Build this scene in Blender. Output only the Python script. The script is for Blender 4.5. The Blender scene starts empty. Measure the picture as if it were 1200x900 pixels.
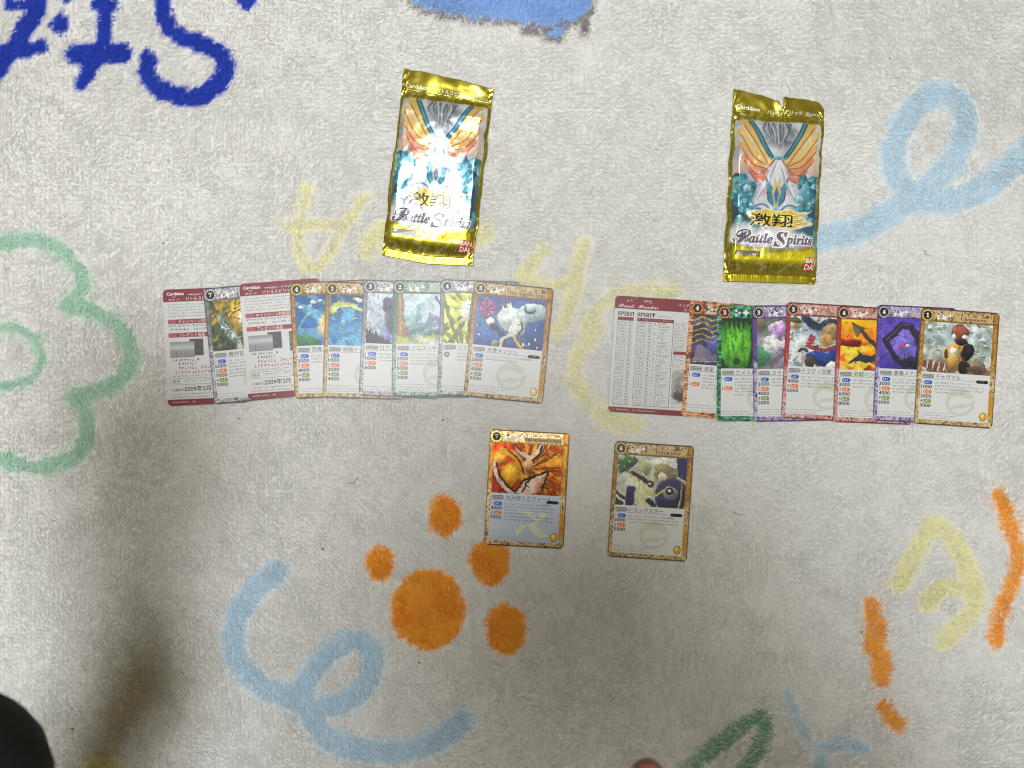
import bpy, bmesh, math, random
import numpy as np
from mathutils import Vector, Matrix

random.seed(7)
RNG = np.random.default_rng(11)
scene = bpy.context.scene
COL = scene.collection
S = 1580.0                                   # photograph pixels per metre on the rug
CAM_H = 0.62


def P(px, py, z=0.0):
    return Vector(((px - 600.0) / S, (450.0 - py) / S, z))


# ------------------------------------------------------------------ camera, light, exposure
cd = bpy.data.cameras.new('camera')
cam = bpy.data.objects.new('camera', cd)
COL.objects.link(cam)
cam.location = (0, 0, CAM_H)
cam.rotation_euler = (0, 0, 0)
cd.sensor_width = 36.0
cd.lens = 36.0 * CAM_H / (1200.0 / S)
cd.clip_start = 0.004
cd.clip_end = 50
cd.dof.use_dof = True
cd.dof.focus_distance = CAM_H
cd.dof.aperture_fstop = 5.0
scene.camera = cam

world = bpy.data.worlds.new('World')
scene.world = world
world.use_nodes = True
bg = world.node_tree.nodes['Background']
bg.inputs['Color'].default_value = (1.0, 0.88, 0.52, 1)
bg.inputs['Strength'].default_value = 0.23


def area(name, loc, size, power, color, target, sy=None):
    ld = bpy.data.lights.new(name, 'AREA')
    if sy:
        ld.shape = 'RECTANGLE'
        ld.size, ld.size_y = size, sy
    else:
        ld.shape = 'DISK'
        ld.size = size
    ld.energy = power
    ld.color = color
    o = bpy.data.objects.new(name, ld)
    COL.objects.link(o)
    o.location = loc
    o.rotation_euler = (Vector(target) - Vector(loc)).to_track_quat('-Z', 'Y').to_euler()
    return o


area('ceiling_lamp', (-0.12, 0.09, 1.80), 0.53, 30.5, (0.93, 0.968, 1.0), (-0.12, 0.09, 0))

vs = scene.view_settings
scene.display_settings.display_device = 'sRGB'
vs.view_transform = 'Standard'
vs.look = 'None'
vs.exposure = 0.0
vs.gamma = 1.0
vs.use_curve_mapping = False
scene.cycles.max_bounces = 6
scene.cycles.diffuse_bounces = 3
scene.cycles.use_denoising = True
scene.cycles.filter_width = 1.15
try:
    scene.cycles_curves.shape = 'RIBBONS'
    scene.cycles_curves.subdivisions = 2
except Exception:
    pass


# ------------------------------------------------------------------ helpers
def lin(c):
    c = np.asarray(c, float) / 255.0
    return np.where(c <= 0.04045, c / 12.92, ((c + 0.055) / 1.055) ** 2.4)


def hexlin(r, g, b):
    return tuple(lin((r, g, b)))


def lattice(ix, iy, seed):
    h = (ix.astype(np.int64) * 374761393 + iy.astype(np.int64) * 668265263 + seed * 974634631) & 0x7fffffff
    h = ((h ^ (h >> 13)) * 1274126177) & 0x7fffffff
    h = ((h ^ (h >> 16)) * 2246822519) & 0x7fffffff
    return ((h ^ (h >> 15)) & 0xffffff) / float(0xffffff)


def vnoise(x, y, seed=0):
    """smooth value noise 0..1"""
    x = np.asarray(x, float)
    y = np.asarray(y, float)
    ix = np.floor(x)
    iy = np.floor(y)
    fx = x - ix
    fy = y - iy
    fx = fx * fx * fx * (fx * (fx * 6 - 15) + 10)
    fy = fy * fy * fy * (fy * (fy * 6 - 15) + 10)
    a = lattice(ix, iy, seed)
    b = lattice(ix + 1, iy, seed)
    c = lattice(ix, iy + 1, seed)
    d = lattice(ix + 1, iy + 1, seed)
    return (a * (1 - fx) + b * fx) * (1 - fy) + (c * (1 - fx) + d * fx) * fy


def fbm(x, y, seed=0, n=3):
    t = 0
    a = 0.5
    s = 0
    for i in range(n):
        t = t + a * vnoise(x * 2 ** i, y * 2 ** i, seed + 17 * i)
        s += a
        a *= 0.5
    return t / s


def sstep(a, b, x):
    t = np.clip((x - a) / (b - a), 0, 1)
    return t * t * (3 - 2 * t)


def tag(o, label=None, cat=None, group=None, kind=None):
    if label:
        o['label'] = label
    if cat:
        o['category'] = cat
    if group:
        o['group'] = group
    if kind:
        o['kind'] = kind
    return o


def empty(name, loc=(0, 0, 0), rz=0.0):
    o = bpy.data.objects.new(name, None)
    COL.objects.link(o)
    o.location = loc
    o.rotation_euler = (0, 0, rz)
    o.empty_display_size = 0.02
    return o


def link(name, me, mats, parent=None):
    o = bpy.data.objects.new(name, me)
    COL.objects.link(o)
    if not isinstance(mats, (list, tuple)):
        mats = [mats]
    for m in mats:
        me.materials.append(m)
    if parent is not None:
        o.parent = parent
    return o


_mc = {}


def mat(name, color=(0.8, 0.8, 0.8), rough=0.5, metal=0.0, spec=0.5, coat=0.0, coat_rough=0.1, attr=None, **kw):
    if name in _mc:
        return _mc[name]
    m = bpy.data.materials.new(name)
    m.use_nodes = True
    nt = m.node_tree
    b = nt.nodes['Principled BSDF']
    b.inputs['Base Color'].default_value = (*color, 1)
    b.inputs['Roughness'].default_value = rough
    b.inputs['Metallic'].default_value = metal
    b.inputs['Specular IOR Level'].default_value = spec
    b.inputs['Coat Weight'].default_value = coat
    b.inputs['Coat Roughness'].default_value = coat_rough
    for k, v in kw.items():
        b.inputs[k.replace('_', ' ')].default_value = v
    if attr:
        a = nt.nodes.new('ShaderNodeAttribute')
        a.attribute_name = attr
        nt.links.new(a.outputs['Color'], b.inputs['Base Color'])
    _mc[name] = m
    return m


# ------------------------------------------------------------------ the rug: backing, pile and the coloured motifs in the pile
WHITE = np.array([0.81, 0.79, 0.755])


def seg_dist(x, y, pts):
    d = np.full(x.shape, 1e9)
    for (x0, y0), (x1, y1) in zip(pts[:-1], pts[1:]):
        dx, dy = x1 - x0, y1 - y0
        L = dx * dx + dy * dy + 1e-9
        t = np.clip(((x - x0) * dx + (y - y0) * dy) / L, 0, 1)
        d = np.minimum(d, np.hypot(x - x0 - t * dx, y - y0 - t * dy))
    return d


def smooth_line(pts, n=6):
    """Catmull-Rom through the points"""
    p = [np.array(q, float) for q in pts]
    if len(p) < 3:
        return [tuple(q) for q in p]
    p = [2 * p[0] - p[1]] + p + [2 * p[-1] - p[-2]]
    out = []
    for i in range(1, len(p) - 2):
        for k in range(n):
            t = k / n
            a, b, c, d = p[i - 1], p[i], p[i + 1], p[i + 2]
            out.append(tuple(0.5 * ((2 * b) + (c - a) * t + (2 * a - 5 * b + 4 * c - d) * t * t + (3 * b - a - 3 * c + d) * t ** 3)))
    out.append(tuple(p[-2]))
    return out


def inside_poly(x, y, poly):
    c = np.zeros(x.shape, bool)
    n = len(poly)
    for i in range(n):
        x0, y0 = poly[i]
        x1, y1 = poly[(i + 1) % n]
        if y0 == y1:
            continue
        hit = ((y0 > y) != (y1 > y)) & (x < (x1 - x0) * (y - y0) / (y1 - y0) + x0)
        c ^= hit
    return c


BLUE = (42, 67, 176)
SKY = (136, 172, 226)
PALE = (188, 214, 232)
GREEN = (168, 206, 184)
DGREEN = (122, 166, 138)
YELL = (238, 232, 172)
ORNG = (246, 164, 58)
BROWN = (140, 130, 132)
# name, colour, softness px, strength, [strokes (points, half width)], [ellipses], label
MOTIFS = [
    ('blue_letter', BLUE, 1.5, 1.0, [([(190, -30), (189, 0), (191, 17), (203, 38), (234, 50), (256, 63), (263, 80), (253, 99), (231, 113), (209, 114), (184, 104), (171, 85), (172, 69)], 11.5)], [], 'large dark blue curved letter in the pile'),
    ('blue_letter', BLUE, 1.5, 1.0, [([(124, -20), (121, 15), (117, 45), (105, 75), (94, 96)], 9.5), ([(86, 64), (141, 62)], 12.5), ([(112, 4), (128, 4)], 10)], [], 'dark blue cross shaped letter in the pile'),
    ('blue_dot', BLUE, 1.5, 1.0, [], [(69, 25, 12, 13), (75, -6, 9, 9)], None),
    ('blue_dot', BLUE, 1.5, 1.0, [], [(289, -1, 12, 10)], None),
    ('blue_letter', BLUE, 1.5, 1.0, [([(44, -20), (38, 14), (22, 42), (0, 72), (-24, 100)], 12), ([(-20, 66), (8, 62), (46, 53)], 10), ([(8, 2), (40, 4)], 8)], [], 'dark blue letter cut by the left edge'),
    ('blue_animal_shape', SKY, 1.5, 1.0, [], [], 'mid blue animal body at the top edge'),
    ('animal_outline', BROWN, 2.5, 0.9, [], [], None),
    ('pale_blue_ribbon', PALE, 5.5, 0.85, [([(925, 288), (959, 279), (1002, 271), (1045, 248), (1080, 225), (1115, 192), (1132, 155), (1129, 124), (1109, 109), (1083, 115), (1059, 144), (1047, 181), (1056, 213), (1082, 233), (1118, 235), (1161, 215), (1200, 181), (1240, 140)], 15.5)], [], 'pale blue looped ribbon'),
    ('green_flower_outline', GREEN, 4.5, 0.85, [([(-20, 290), (0, 284), (38, 281), (72, 297), (92, 323), (88, 350), (77, 360)], 10.5), ([(77, 360), (110, 367), (140, 387), (153, 414), (145, 440), (121, 457), (83, 466)], 10.5), ([(83, 466), (98, 482), (101, 512), (87, 535), (49, 549), (0, 540), (-20, 530)], 10.5)], [], 'pale green scalloped flower outline'),
    ('green_flower_centre', GREEN, 4.0, 0.85, [([(-20, 380), (0, 382), (23, 387), (42, 403), (47, 421), (38, 440), (19, 450), (-20, 455)], 7)], [], None),
    ('yellow_letter', YELL, 6.0, 0.52, [([(360, 220), (355, 240), (349, 261), (349, 287), (353, 307), (365, 315), (378, 307), (388, 290), (400, 269), (414, 248), (428, 232)], 6.5), ([(338, 266), (371, 264), (400, 264)], 7)], [], 'yellow triangular letter'),
    ('yellow_letter', YELL, 7.5, 0.34, [([(430, 296), (438, 275), (465, 262)], 10), ([(560, 282), (569, 272)], 10)], [], 'yellow mark beside the foil pack'),
    ('yellow_letter', YELL, 7.5, 0.34, [([(612, 322), (625, 306), (636, 293)], 8), ([(684, 284), (677, 310), (672, 338), (662, 375), (652, 388)], 9), ([(612, 328), (640, 334), (672, 330)], 8)], [], None),
    ('yellow_letter', YELL, 7.5, 0.34, [([(790, 342), (745, 340), (712, 352), (690, 378), (678, 415), (673, 445), (688, 468)], 9.5), ([(706, 486), (740, 499)], 13), ([(700, 380), (690, 400)], 9)], [], None),
    ('orange_paw_pad', ORNG, 1.8, 1.0, [], [(501, 714, 45, 48)], 'large round orange pad'),
    ('orange_paw_toe', ORNG, 1.8, 1.0, [], [(521, 604, 20, 23)], None),
    ('orange_paw_toe', ORNG, 1.8, 1.0, [], [(444, 660, 17, 22)], None),
    ('orange_paw_toe', ORNG, 1.8, 1.0, [], [(574, 658, 25, 28)], None),
    ('orange_paw_toe', ORNG, 1.8, 1.0, [], [(592, 737, 24, 31)], None),
    ('pale_blue_ribbon', PALE, 4.0, 0.95, [([(323, 669), (289, 700), (274, 734), (277, 771), (304, 802), (350, 823), (366, 846), (391, 870), (444, 881), (493, 875), (527, 858), (540, 846)], 14.5), ([(353, 820), (359, 796), (383, 766), (410, 752), (432, 756), (436, 780), (424, 808), (400, 822), (368, 832)], 13.5)], [], 'pale blue curling ribbon below the paw'),
    ('orange_stroke', ORNG, 3.0, 0.95, [([(1022, 712), (1028, 739), (1022, 757), (1034, 777), (1032, 797)], 11.5)], [], None),
    ('orange_stroke', ORNG, 3.0, 0.95, [([(1036, 831), (1044, 840), (1051, 850)], 10.5)], [], None),
    ('orange_stroke', ORNG, 3.0, 0.95, [([(1173, 581), (1181, 606), (1191, 639), (1195, 660), (1185, 689), (1170, 727), (1167, 752)], 9.5)], [], None),
    ('yellow_mark', YELL, 4.5, 0.75, [([(1056, 684), (1079, 637), (1098, 617), (1121, 638), (1140, 685), (1144, 710), (1121, 737), (1107, 750)], 11.5), ([(1087, 708), (1110, 688), (1138, 692)], 11)], [], None),
    ('green_mark', DGREEN, 4.5, 0.7, [([(805, 905), (858, 862), (890, 842), (893, 872), (872, 905)], 10.5)], [], None),
    ('blue_mark', PALE, 4.5, 0.7, [([(925, 818), (933, 843), (946, 868)], 6.5), ([(962, 882), (992, 873), (1010, 880)], 9), ([(962, 890), (957, 910)], 9)], [], None),
    ('yellow_mark', YELL, 4.5, 0.95, [], [(120, 908, 30, 20)], None),
]
ANIMAL = [(470, -60), (477, 0), (503, 13), (531, 20), (564, 24), (599, 27), (625, 32), (640, 38), (644, 48), (655, 44), (670, 29), (690, 17), (697, 0), (712, -60)]


def motif_dist(i, x, y):
    nm, colr, soft, strg, strokes, ells, lb = MOTIFS[i]
    if nm == 'blue_animal_shape':
        d = seg_dist(x, y, ANIMAL)
        return np.where(inside_poly(x, y, ANIMAL), -d, d)
    if nm == 'animal_outline':
        d = seg_dist(x, y, smooth_line(ANIMAL, 3)) - 3.6
        d = np.minimum(d, np.hypot((x - 621) / 1.3, (y - 35)) - 9)
        d = np.minimum(d, np.hypot((x - 684), (y - 29) / 1.5) - 7)
        d = np.minimum(d, seg_dist(x, y, [(628, 34), (650, 30), (662, 24)]) - 3)
        return d
    d = np.full(x.shape, 1e9)
    for pts, hw in strokes:
        d = np.minimum(d, seg_dist(x, y, smooth_line(pts, 5)) - hw)
    for ex, ey, rx, ry in ells:
        d = np.minimum(d, (np.hypot((x - ex) / rx, (y - ey) / ry) - 1) * min(rx, ry))
    return d


def rug_lookup(px, py, jitter=True):
    """motif id (-1 none), colour and distance to nearest motif edge for each pixel position"""
    n = px.size
    mid = np.full(n, -1)
    best = np.full(n, 60.0)
    wob = (fbm(px / 9.0, py / 9.0, 5, 2) - 0.5) * 7 + (vnoise(px / 3.2, py / 3.2, 8) - 0.5) * 4
    rnd = RNG.normal(0, 1, n) if jitter else np.zeros(n)
    rnd2 = RNG.random(n) if jitter else np.zeros(n)
    for i, (nm, colr, soft, strg, strokes, ells, lb) in enumerate(MOTIFS):
        xs, ys = [], []
        for pts, hw in strokes:
            xs += [q[0] for q in pts]
            ys += [q[1] for q in pts]
        for ex, ey, rx, ry in ells:
            xs += [ex - rx, ex + rx]
            ys += [ey - ry, ey + ry]
        if not xs:
            xs, ys = [470, 712], [-60, 60]
        sel = np.nonzero((px > min(xs) - 60) & (px < max(xs) + 60) & (py > min(ys) - 60) & (py < max(ys) + 60))[0]
        if sel.size == 0:
            continue
        d = motif_dist(i, px[sel], py[sel])
        best[sel] = np.minimum(best[sel], np.abs(d))
        e = d + wob[sel] * (0.55 if soft < 2 else 0.8) + rnd[sel] * soft
        ins = (e < 0) & (rnd2[sel] < strg)
        mid[sel[ins]] = i
    return mid, best


FOOTPRINTS = [
    [(194, 341), (280, 335), (340, 333), (460, 329), (556, 331), (644, 340), (632, 469), (545, 462), (460, 466), (345, 467), (253, 474), (198, 475)],
    [(722, 348), (808, 352), (921, 354), (1027, 356), (1173, 366), (1165, 503), (1070, 496), (975, 495), (884, 495), (840, 493), (797, 486), (713, 480)],
    [(575, 503), (667, 508), (659, 642), (568, 637)],
    [(721, 517), (813, 523), (804, 658), (713, 652)],
    [(475, 84), (578, 108), (553, 309), (451, 301)],
    [(861, 110), (965, 128), (957, 333), (847, 330)],
]


def build_rug():
    x0, x1, y0, y1 = -0.66, 0.66, -0.98, 0.46
    # backing: one sheet, gently uneven
    nx, ny = 331, 361
    gx, gy = np.meshgrid(np.linspace(x0, x1, nx), np.linspace(y0, y1, ny))
    X, Y = gx.ravel(), gy.ravel()
    und = rug_height(X, Y)
    co = np.stack([X, Y, -0.0019 + und * 0.6], 1)
    idx = np.arange(nx * ny).reshape(ny, nx)
    q = np.stack([idx[:-1, :-1], idx[:-1, 1:], idx[1:, 1:], idx[1:, :-1]], -1).reshape(-1, 4)
    co[:, 2] = np.minimum(co[:, 2], -0.0004)
    me = bpy.data.meshes.new('rug')
    me.from_pydata(co.tolist(), [], q.tolist())
    mid, _ = rug_lookup(X * S + 600, 450 - Y * S, False)
    colr = np.tile(WHITE, (X.size, 1))
    for i, m in enumerate(MOTIFS):
        colr[mid == i] = lin(m[1])
    a = me.color_attributes.new('col', 'FLOAT_COLOR', 'POINT')
    a.data.foreach_set('color', np.concatenate([colr, np.ones((X.size, 1))], 1).astype(np.float32).ravel())
    rug = link('rug', me, mat('rug_backing', rough=0.95, spec=0.1, attr='col'))
    me.shade_smooth()
    tag(rug, 'off white plush rug with blue letters, green flower and orange paw print', 'rug')

    # pile
    NF = 1880000
    fx = RNG.uniform(x0, x1, NF)
    fy = RNG.uniform(y0, y1, NF)
    # thin out outside the photographed part
    keep = (np.abs(fx) < 0.40) & (np.abs(fy) < 0.305) | (RNG.random(NF) < 0.22)
    fx, fy = fx[keep], fy[keep]
    n = fx.size
    px, py = fx * S + 600, 450 - fy * S
    mid, best = rug_lookup(px, py)
    h0 = rug_height(fx, fy)
    # lie of the pile: a slow flow with eddies, parted here and there
    ang = (fbm(fx * 7, fy * 7, 21, 2) - 0.5) * 4.0 + (fbm(fx * 38, fy * 38, 31, 2) - 0.5) * 2.6 - 0.25
    ang += RNG.normal(0, 0.45, n)
    length = RNG.uniform(0.0026, 0.0048, n)
    # tufts: tips drawn towards a jittered lattice of tuft centres
    cs = 0.0034
    cx, cy = np.floor(fx / cs), np.floor(fy / cs)
    tx = (cx + 0.15 + 0.7 * lattice(cx, cy, 3)) * cs
    ty = (cy + 0.15 + 0.7 * lattice(cx, cy, 4)) * cs
    tz = lattice(cx, cy, 6)
    rise = 0.0027 + 0.0006 * (fbm(fx * 120, fy * 120, 41, 2) - 0.5) * 2 + RNG.normal(0, 0.00018, n) + (tz - 0.5) * 0.0004
    # carved line round each motif
    rise *= 1.0 - 0.32 * np.exp(-(best / 3.0) ** 2)
    rise = np.clip(rise, 0.0008, 0.0042)
    # under the cards and packs the pile is pressed down by what lies on it
    dxt, dyt = np.cos(ang) * length * 0.75, np.sin(ang) * length * 0.75
    pull = 0.38
    ex = fx + dxt + (tx - fx) * pull
    ey = fy + dyt + (ty - fy) * pull
    base = -0.0032 + h0 * 0.6
    pts = np.empty((n, 4, 3), np.float32)
    for k, t in enumerate((0.0, 0.35, 0.7, 1.0)):
        u = t ** 1.6
        pts[:, k, 0] = fx + (ex - fx) * u
        pts[:, k, 1] = fy + (ey - fy) * u
        pts[:, k, 2] = base + rise * (1 - (1 - t) ** 1.9)
    # what lies on the rug presses its pile flat; beside it the tips stand a little above the card edges
    tpx, tpy = ex * S + 600, 450 - ey * S
    under = np.zeros(n, bool)
    for poly in FOOTPRINTS:
        under |= inside_poly(tpx, tpy, poly) | inside_poly(px, py, poly)
    lim = np.where(under, -0.00012, 0.0007)[:, None]
    pts[:, :, 2] = np.minimum(pts[:, :, 2], lim)
    rad = np.empty((n, 4), np.float32)
    r0 = RNG.uniform(0.00013, 0.00020, n)
    r0 = np.where((np.abs(fx) < 0.40) & (np.abs(fy) < 0.305), r0, r0 * 1.7)
    for k, f in enumerate((1.0, 1.0, 0.85, 0.35)):
        rad[:, k] = r0 * f
    val = 1.0 + RNG.normal(0, 0.04, n) + (fbm(fx * 25, fy * 25, 51, 3) - 0.5) * 0.03
    # faint greying from wear
    wear = sstep(0.55, 0.8, fbm(fx * 6 + 3, fy * 6, 61, 3))
    mat_pile = bpy.data.materials.new('rug_pile')
    mat_pile.use_nodes = True
    nt = mat_pile.node_tree
    nt.nodes.remove(nt.nodes['Principled BSDF'])
    df = nt.nodes.new('ShaderNodeBsdfDiffuse')
    at = nt.nodes.new('ShaderNodeAttribute')
    at.attribute_name = 'col'
    # fibres are far finer than a pixel: shade them mostly with the lie of the cloth, a little with their own curve
    ge = nt.nodes.new('ShaderNodeNewGeometry')
    up = nt.nodes.new('ShaderNodeVectorMath')
    up.operation = 'SCALE'
    up.inputs['Scale'].default_value = 0.18
    ad = nt.nodes.new('ShaderNodeVectorMath')
    ad.operation = 'ADD'
    ad.inputs[1].default_value = (0, 0, 1)
    no = nt.nodes.new('ShaderNodeVectorMath')
    no.operation = 'NORMALIZE'
    nt.links.new(ge.outputs['Normal'], up.inputs[0])
    nt.links.new(up.outputs[0], ad.inputs[0])
    nt.links.new(ad.outputs[0], no.inputs[0])
    nt.links.new(no.outputs[0], df.inputs['Normal'])
    nt.links.new(at.outputs['Color'], df.inputs['Color'])
    nt.links.new(df.outputs[0], nt.nodes['Material Output'].inputs['Surface'])
    groups = [(-1, 'pile')] + [(i, m[0]) for i, m in enumerate(MOTIFS)]
    for gi, nm in groups:
        s = np.nonzero(mid == gi)[0]
        if s.size == 0:
            continue
        if gi < 0:
            c = WHITE[None, :] * val[s, None]
            c = c * (1 - 0.035 * wear[s, None] * np.array([0.8, 1.0, 1.4]))
        else:
            base_c = lin(MOTIFS[gi][1])
            vv = 1 + (val[s, None] - 1) * 2.2
            c = base_c[None, :] * vv
            mixw = np.clip(RNG.normal(0.03, 0.10, s.size), 0, 0.5)[:, None] * (0.3 if MOTIFS[gi][2] < 2 else 1.6)
            mixw = np.clip(mixw, 0, 0.6)
            c = c * (1 - mixw) + WHITE * mixw
            if MOTIFS[gi][1] == ORNG:
                f = sstep(0.35, 0.75, fbm(fx[s] * 60, fy[s] * 60, 71, 2))[:, None]
                c = c * (1 - f * np.array([0.08, 0.25, 0.2]))
        c = np.clip(c, 0.005, 0.92)
        hc = bpy.data.hair_curves.new(nm)
        hc.add_curves([4] * s.size)
        hc.attributes['position'].data.foreach_set('vector', pts[s].ravel())
        ra = hc.attributes.get('radius') or hc.attributes.new('radius', 'FLOAT', 'POINT')
        ra.data.foreach_set('value', rad[s].ravel())
        ca = hc.attributes.new('col', 'FLOAT_COLOR', 'CURVE')
        ca.data.foreach_set('color', np.concatenate([c, np.ones((s.size, 1))], 1).astype(np.float32).ravel())
        hc.materials.append(mat_pile)
        o = bpy.data.objects.new(nm, hc)
        COL.objects.link(o)
        o.parent = rug
        if gi < 0:
            o['kind'] = 'stuff'
        elif MOTIFS[gi][6]:
            o['label'] = MOTIFS[gi][6]
    # lint and a few stray hairs caught in the pile
    spots = [(191, 286), (280, 491), (520, 491), (930, 523), (655, 622), (62, 610), (378, 642), (490, 776), (1043, 68), (1010, 742), (84, 853)]
    P_, R_, C_ = [], [], []
    rr = random.Random(3)
    for i, (lx, ly) in enumerate(spots + [(226, 104), (858, 600), (420, 560), (1090, 300)]):
        long = i >= len(spots)
        a = rr.uniform(0, 6.28) if i != len(spots) else 0.9
        L = rr.uniform(0.004, 0.009) if long else rr.uniform(0.0006, 0.0016)
        p = P(lx, ly)
        for k in range(6):
            P_.append((p.x + math.cos(a) * L * k / 5, p.y + math.sin(a) * L * k / 5, 0.0003))
            R_.append(0.00013 if long else 0.00032)
            a += rr.uniform(-0.5, 0.5)
        C_.append((0.75, 0.75, 0.75, 1) if i == len(spots) else (0.03, 0.025, 0.02, 1))
    hc = bpy.data.hair_curves.new('lint')
    hc.add_curves([6] * len(C_))
    hc.attributes['position'].data.foreach_set('vector', np.array(P_, np.float32).ravel())
    ra = hc.attributes.get('radius') or hc.attributes.new('radius', 'FLOAT', 'POINT')
    ra.data.foreach_set('value', np.array(R_, np.float32))
    ca = hc.attributes.new('col', 'FLOAT_COLOR', 'CURVE')
    ca.data.foreach_set('color', np.array(C_, np.float32).ravel())
    hc.materials.append(mat_pile)
    o = bpy.data.objects.new('lint', hc)
    COL.objects.link(o)
    o.parent = rug
    o['kind'] = 'stuff'
    return rug


def rug_height(x, y):
    h = (fbm(x * 11, y * 11, 91, 2) - 0.5) * 0.0022 + (fbm(x * 34, y * 34, 95, 2) - 0.5) * 0.0016
    return h


rug = build_rug()
# ------------------------------------------------------------------ printed matter: helpers
MM = 0.001
CW, CH = 59.0, 86.0
print_mat = mat('card_print', rough=0.50, spec=0.32, attr='col', coat=0.34, coat_rough=0.28)
foil_mat = mat('card_foil_print', rough=0.30, spec=0.5, metal=0.72, attr='col')
edge_mat = mat('card_stock', color=(0.80, 0.79, 0.76), rough=0.6)
gem_mat = mat('card_gem_print', rough=0.25, spec=0.5, attr='col')

_tc = {}


def text_unit(body, offset=0.0, res=2):
    k = (body, offset, res)
    if k not in _tc:
        c = bpy.data.curves.new('t', 'FONT')
        c.body = body
        c.size = 1
        c.resolution_u = res
        c.fill_mode = 'FRONT'
        c.offset = offset
        o = bpy.data.objects.new('t', c)
        m = bpy.data.meshes.new_from_object(o)
        v = np.empty(len(m.vertices) * 3)
        m.vertices.foreach_get('co', v)
        v = v.reshape(-1, 3)[:, :2]
        f = [tuple(p.vertices) for p in m.polygons]
        bpy.data.objects.remove(o)
        bpy.data.curves.remove(c)
        bpy.data.meshes.remove(m)
        _tc[k] = (v, f)
    return _tc[k]


class Ink:
    """flat print collected into one mesh; x, y in mm from the sheet's top-left corner, y downwards"""

    def __init__(self, z, w=CW, h=CH):
        self.v, self.f, self.c = [], [], []
        self.z, self.w, self.h = z, w, h

    def poly(self, pts, col, dz=0.0):
        b = len(self.v)
        for x, y in pts:
            self.v.append((x - self.w / 2, self.h / 2 - y, self.z + dz))
            self.c.append(col)
        self.f.append(tuple(range(b, b + len(pts))))
        return self

    def rect(self, x0, y0, x1, y1, col, dz=0.0):
        return self.poly([(x0, y1), (x1, y1), (x1, y0), (x0, y0)], col, dz)

    def disc(self, x, y, rx, ry, col, dz=0.0, n=28, wob=0.0, teeth=0):
        p = []
        for i in range(n):
            a = -2 * math.pi * i / n
            k = 1.0
            if teeth:
                k = 1.0 + wob * math.cos(teeth * a)
            p.append((x + rx * k * math.cos(a), y + ry * k * math.sin(a)))
        return self.poly(p, col, dz)

    def capsule(self, x0, y0, x1, y1, col, dz=0.0):
        r = (y1 - y0) / 2
        p = []
        for i in range(9):
            a = math.pi / 2 - math.pi * i / 8
            p.append((x1 - r + r * math.cos(a), y0 + r + r * math.sin(a)))
        for i in range(9):
            a = -math.pi / 2 - math.pi * i / 8
            p.append((x0 + r + r * math.cos(a), y0 + r + r * math.sin(a)))
        return self.poly(p, col, dz)

    def text(self, body, x, y, h, col, w=None, align='L', dz=0.0, offset=0.0, rot=0.0, shear=0.0, cap=0.70):
        """baseline at y, cap height h; w fits the width"""
        v, f = text_unit(body, 0.0)
        x0, x1 = v[:, 0].min(), v[:, 0].max()
        sc = h / cap
        sx = sc if w is None else w / (x1 - x0)
        W = (x1 - x0) * sx
        ox = {'L': 0, 'C': -W / 2, 'R': -W}[align]
        if offset:
            v, f = text_unit(body, offset)
        b = len(self.v)
        cr, sr = math.cos(rot), math.sin(rot)
        for vx, vy in v:
            lx = (vx - x0) * sx + ox + vy * sc * shear
            ly = vy * sc
            gx, gy = lx * cr - ly * sr, lx * sr + ly * cr
            self.v.append((x + gx - self.w / 2, self.h / 2 - (y - gy), self.z + dz))
            self.c.append(col)
        self.f += [tuple(i + b for i in q) for q in f]
        return self

    def micro(self, x0, x1, y, h, col, seed=0, fill=0.9, gap=0.08):
        """a line of print too small to read: little strokes per character"""
        r = random.Random(seed)
        x = x0
        cw = h * 0.95
        while x + cw <= x1:
            if r.random() < fill:
                t = h * 0.15
                for k in range(r.choice((2, 3, 3))):
                    if r.random() < 0.5:
                        yy = y - h + r.random() * (h - t)
                        self.rect(x, yy, x + cw * r.uniform(0.6, 0.9), yy + t, col)
                    else:
                        xx = x + r.random() * cw * 0.7
                        self.rect(xx, y - h, xx + t, y - h * r.uniform(0, 0.3), col)
            x += cw + gap * h
        return self

    def build(self, name, parent, m=None, conform=None, warp=None):
        v = np.array(self.v)
        if warp is not None:
            v = warp(v)
        if conform is not None:
            v[:, 2] += conform(v[:, 0], v[:, 1])
        me = bpy.data.meshes.new(name)
        me.from_pydata((v * MM).tolist(), [], self.f)
        a = me.color_attributes.new('col', 'FLOAT_COLOR', 'POINT')
        c = np.array([[*q, 1.0] for q in self.c], np.float32)
        a.data.foreach_set('color', c.ravel())
        return link(name, me, m or print_mat, parent)


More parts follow.
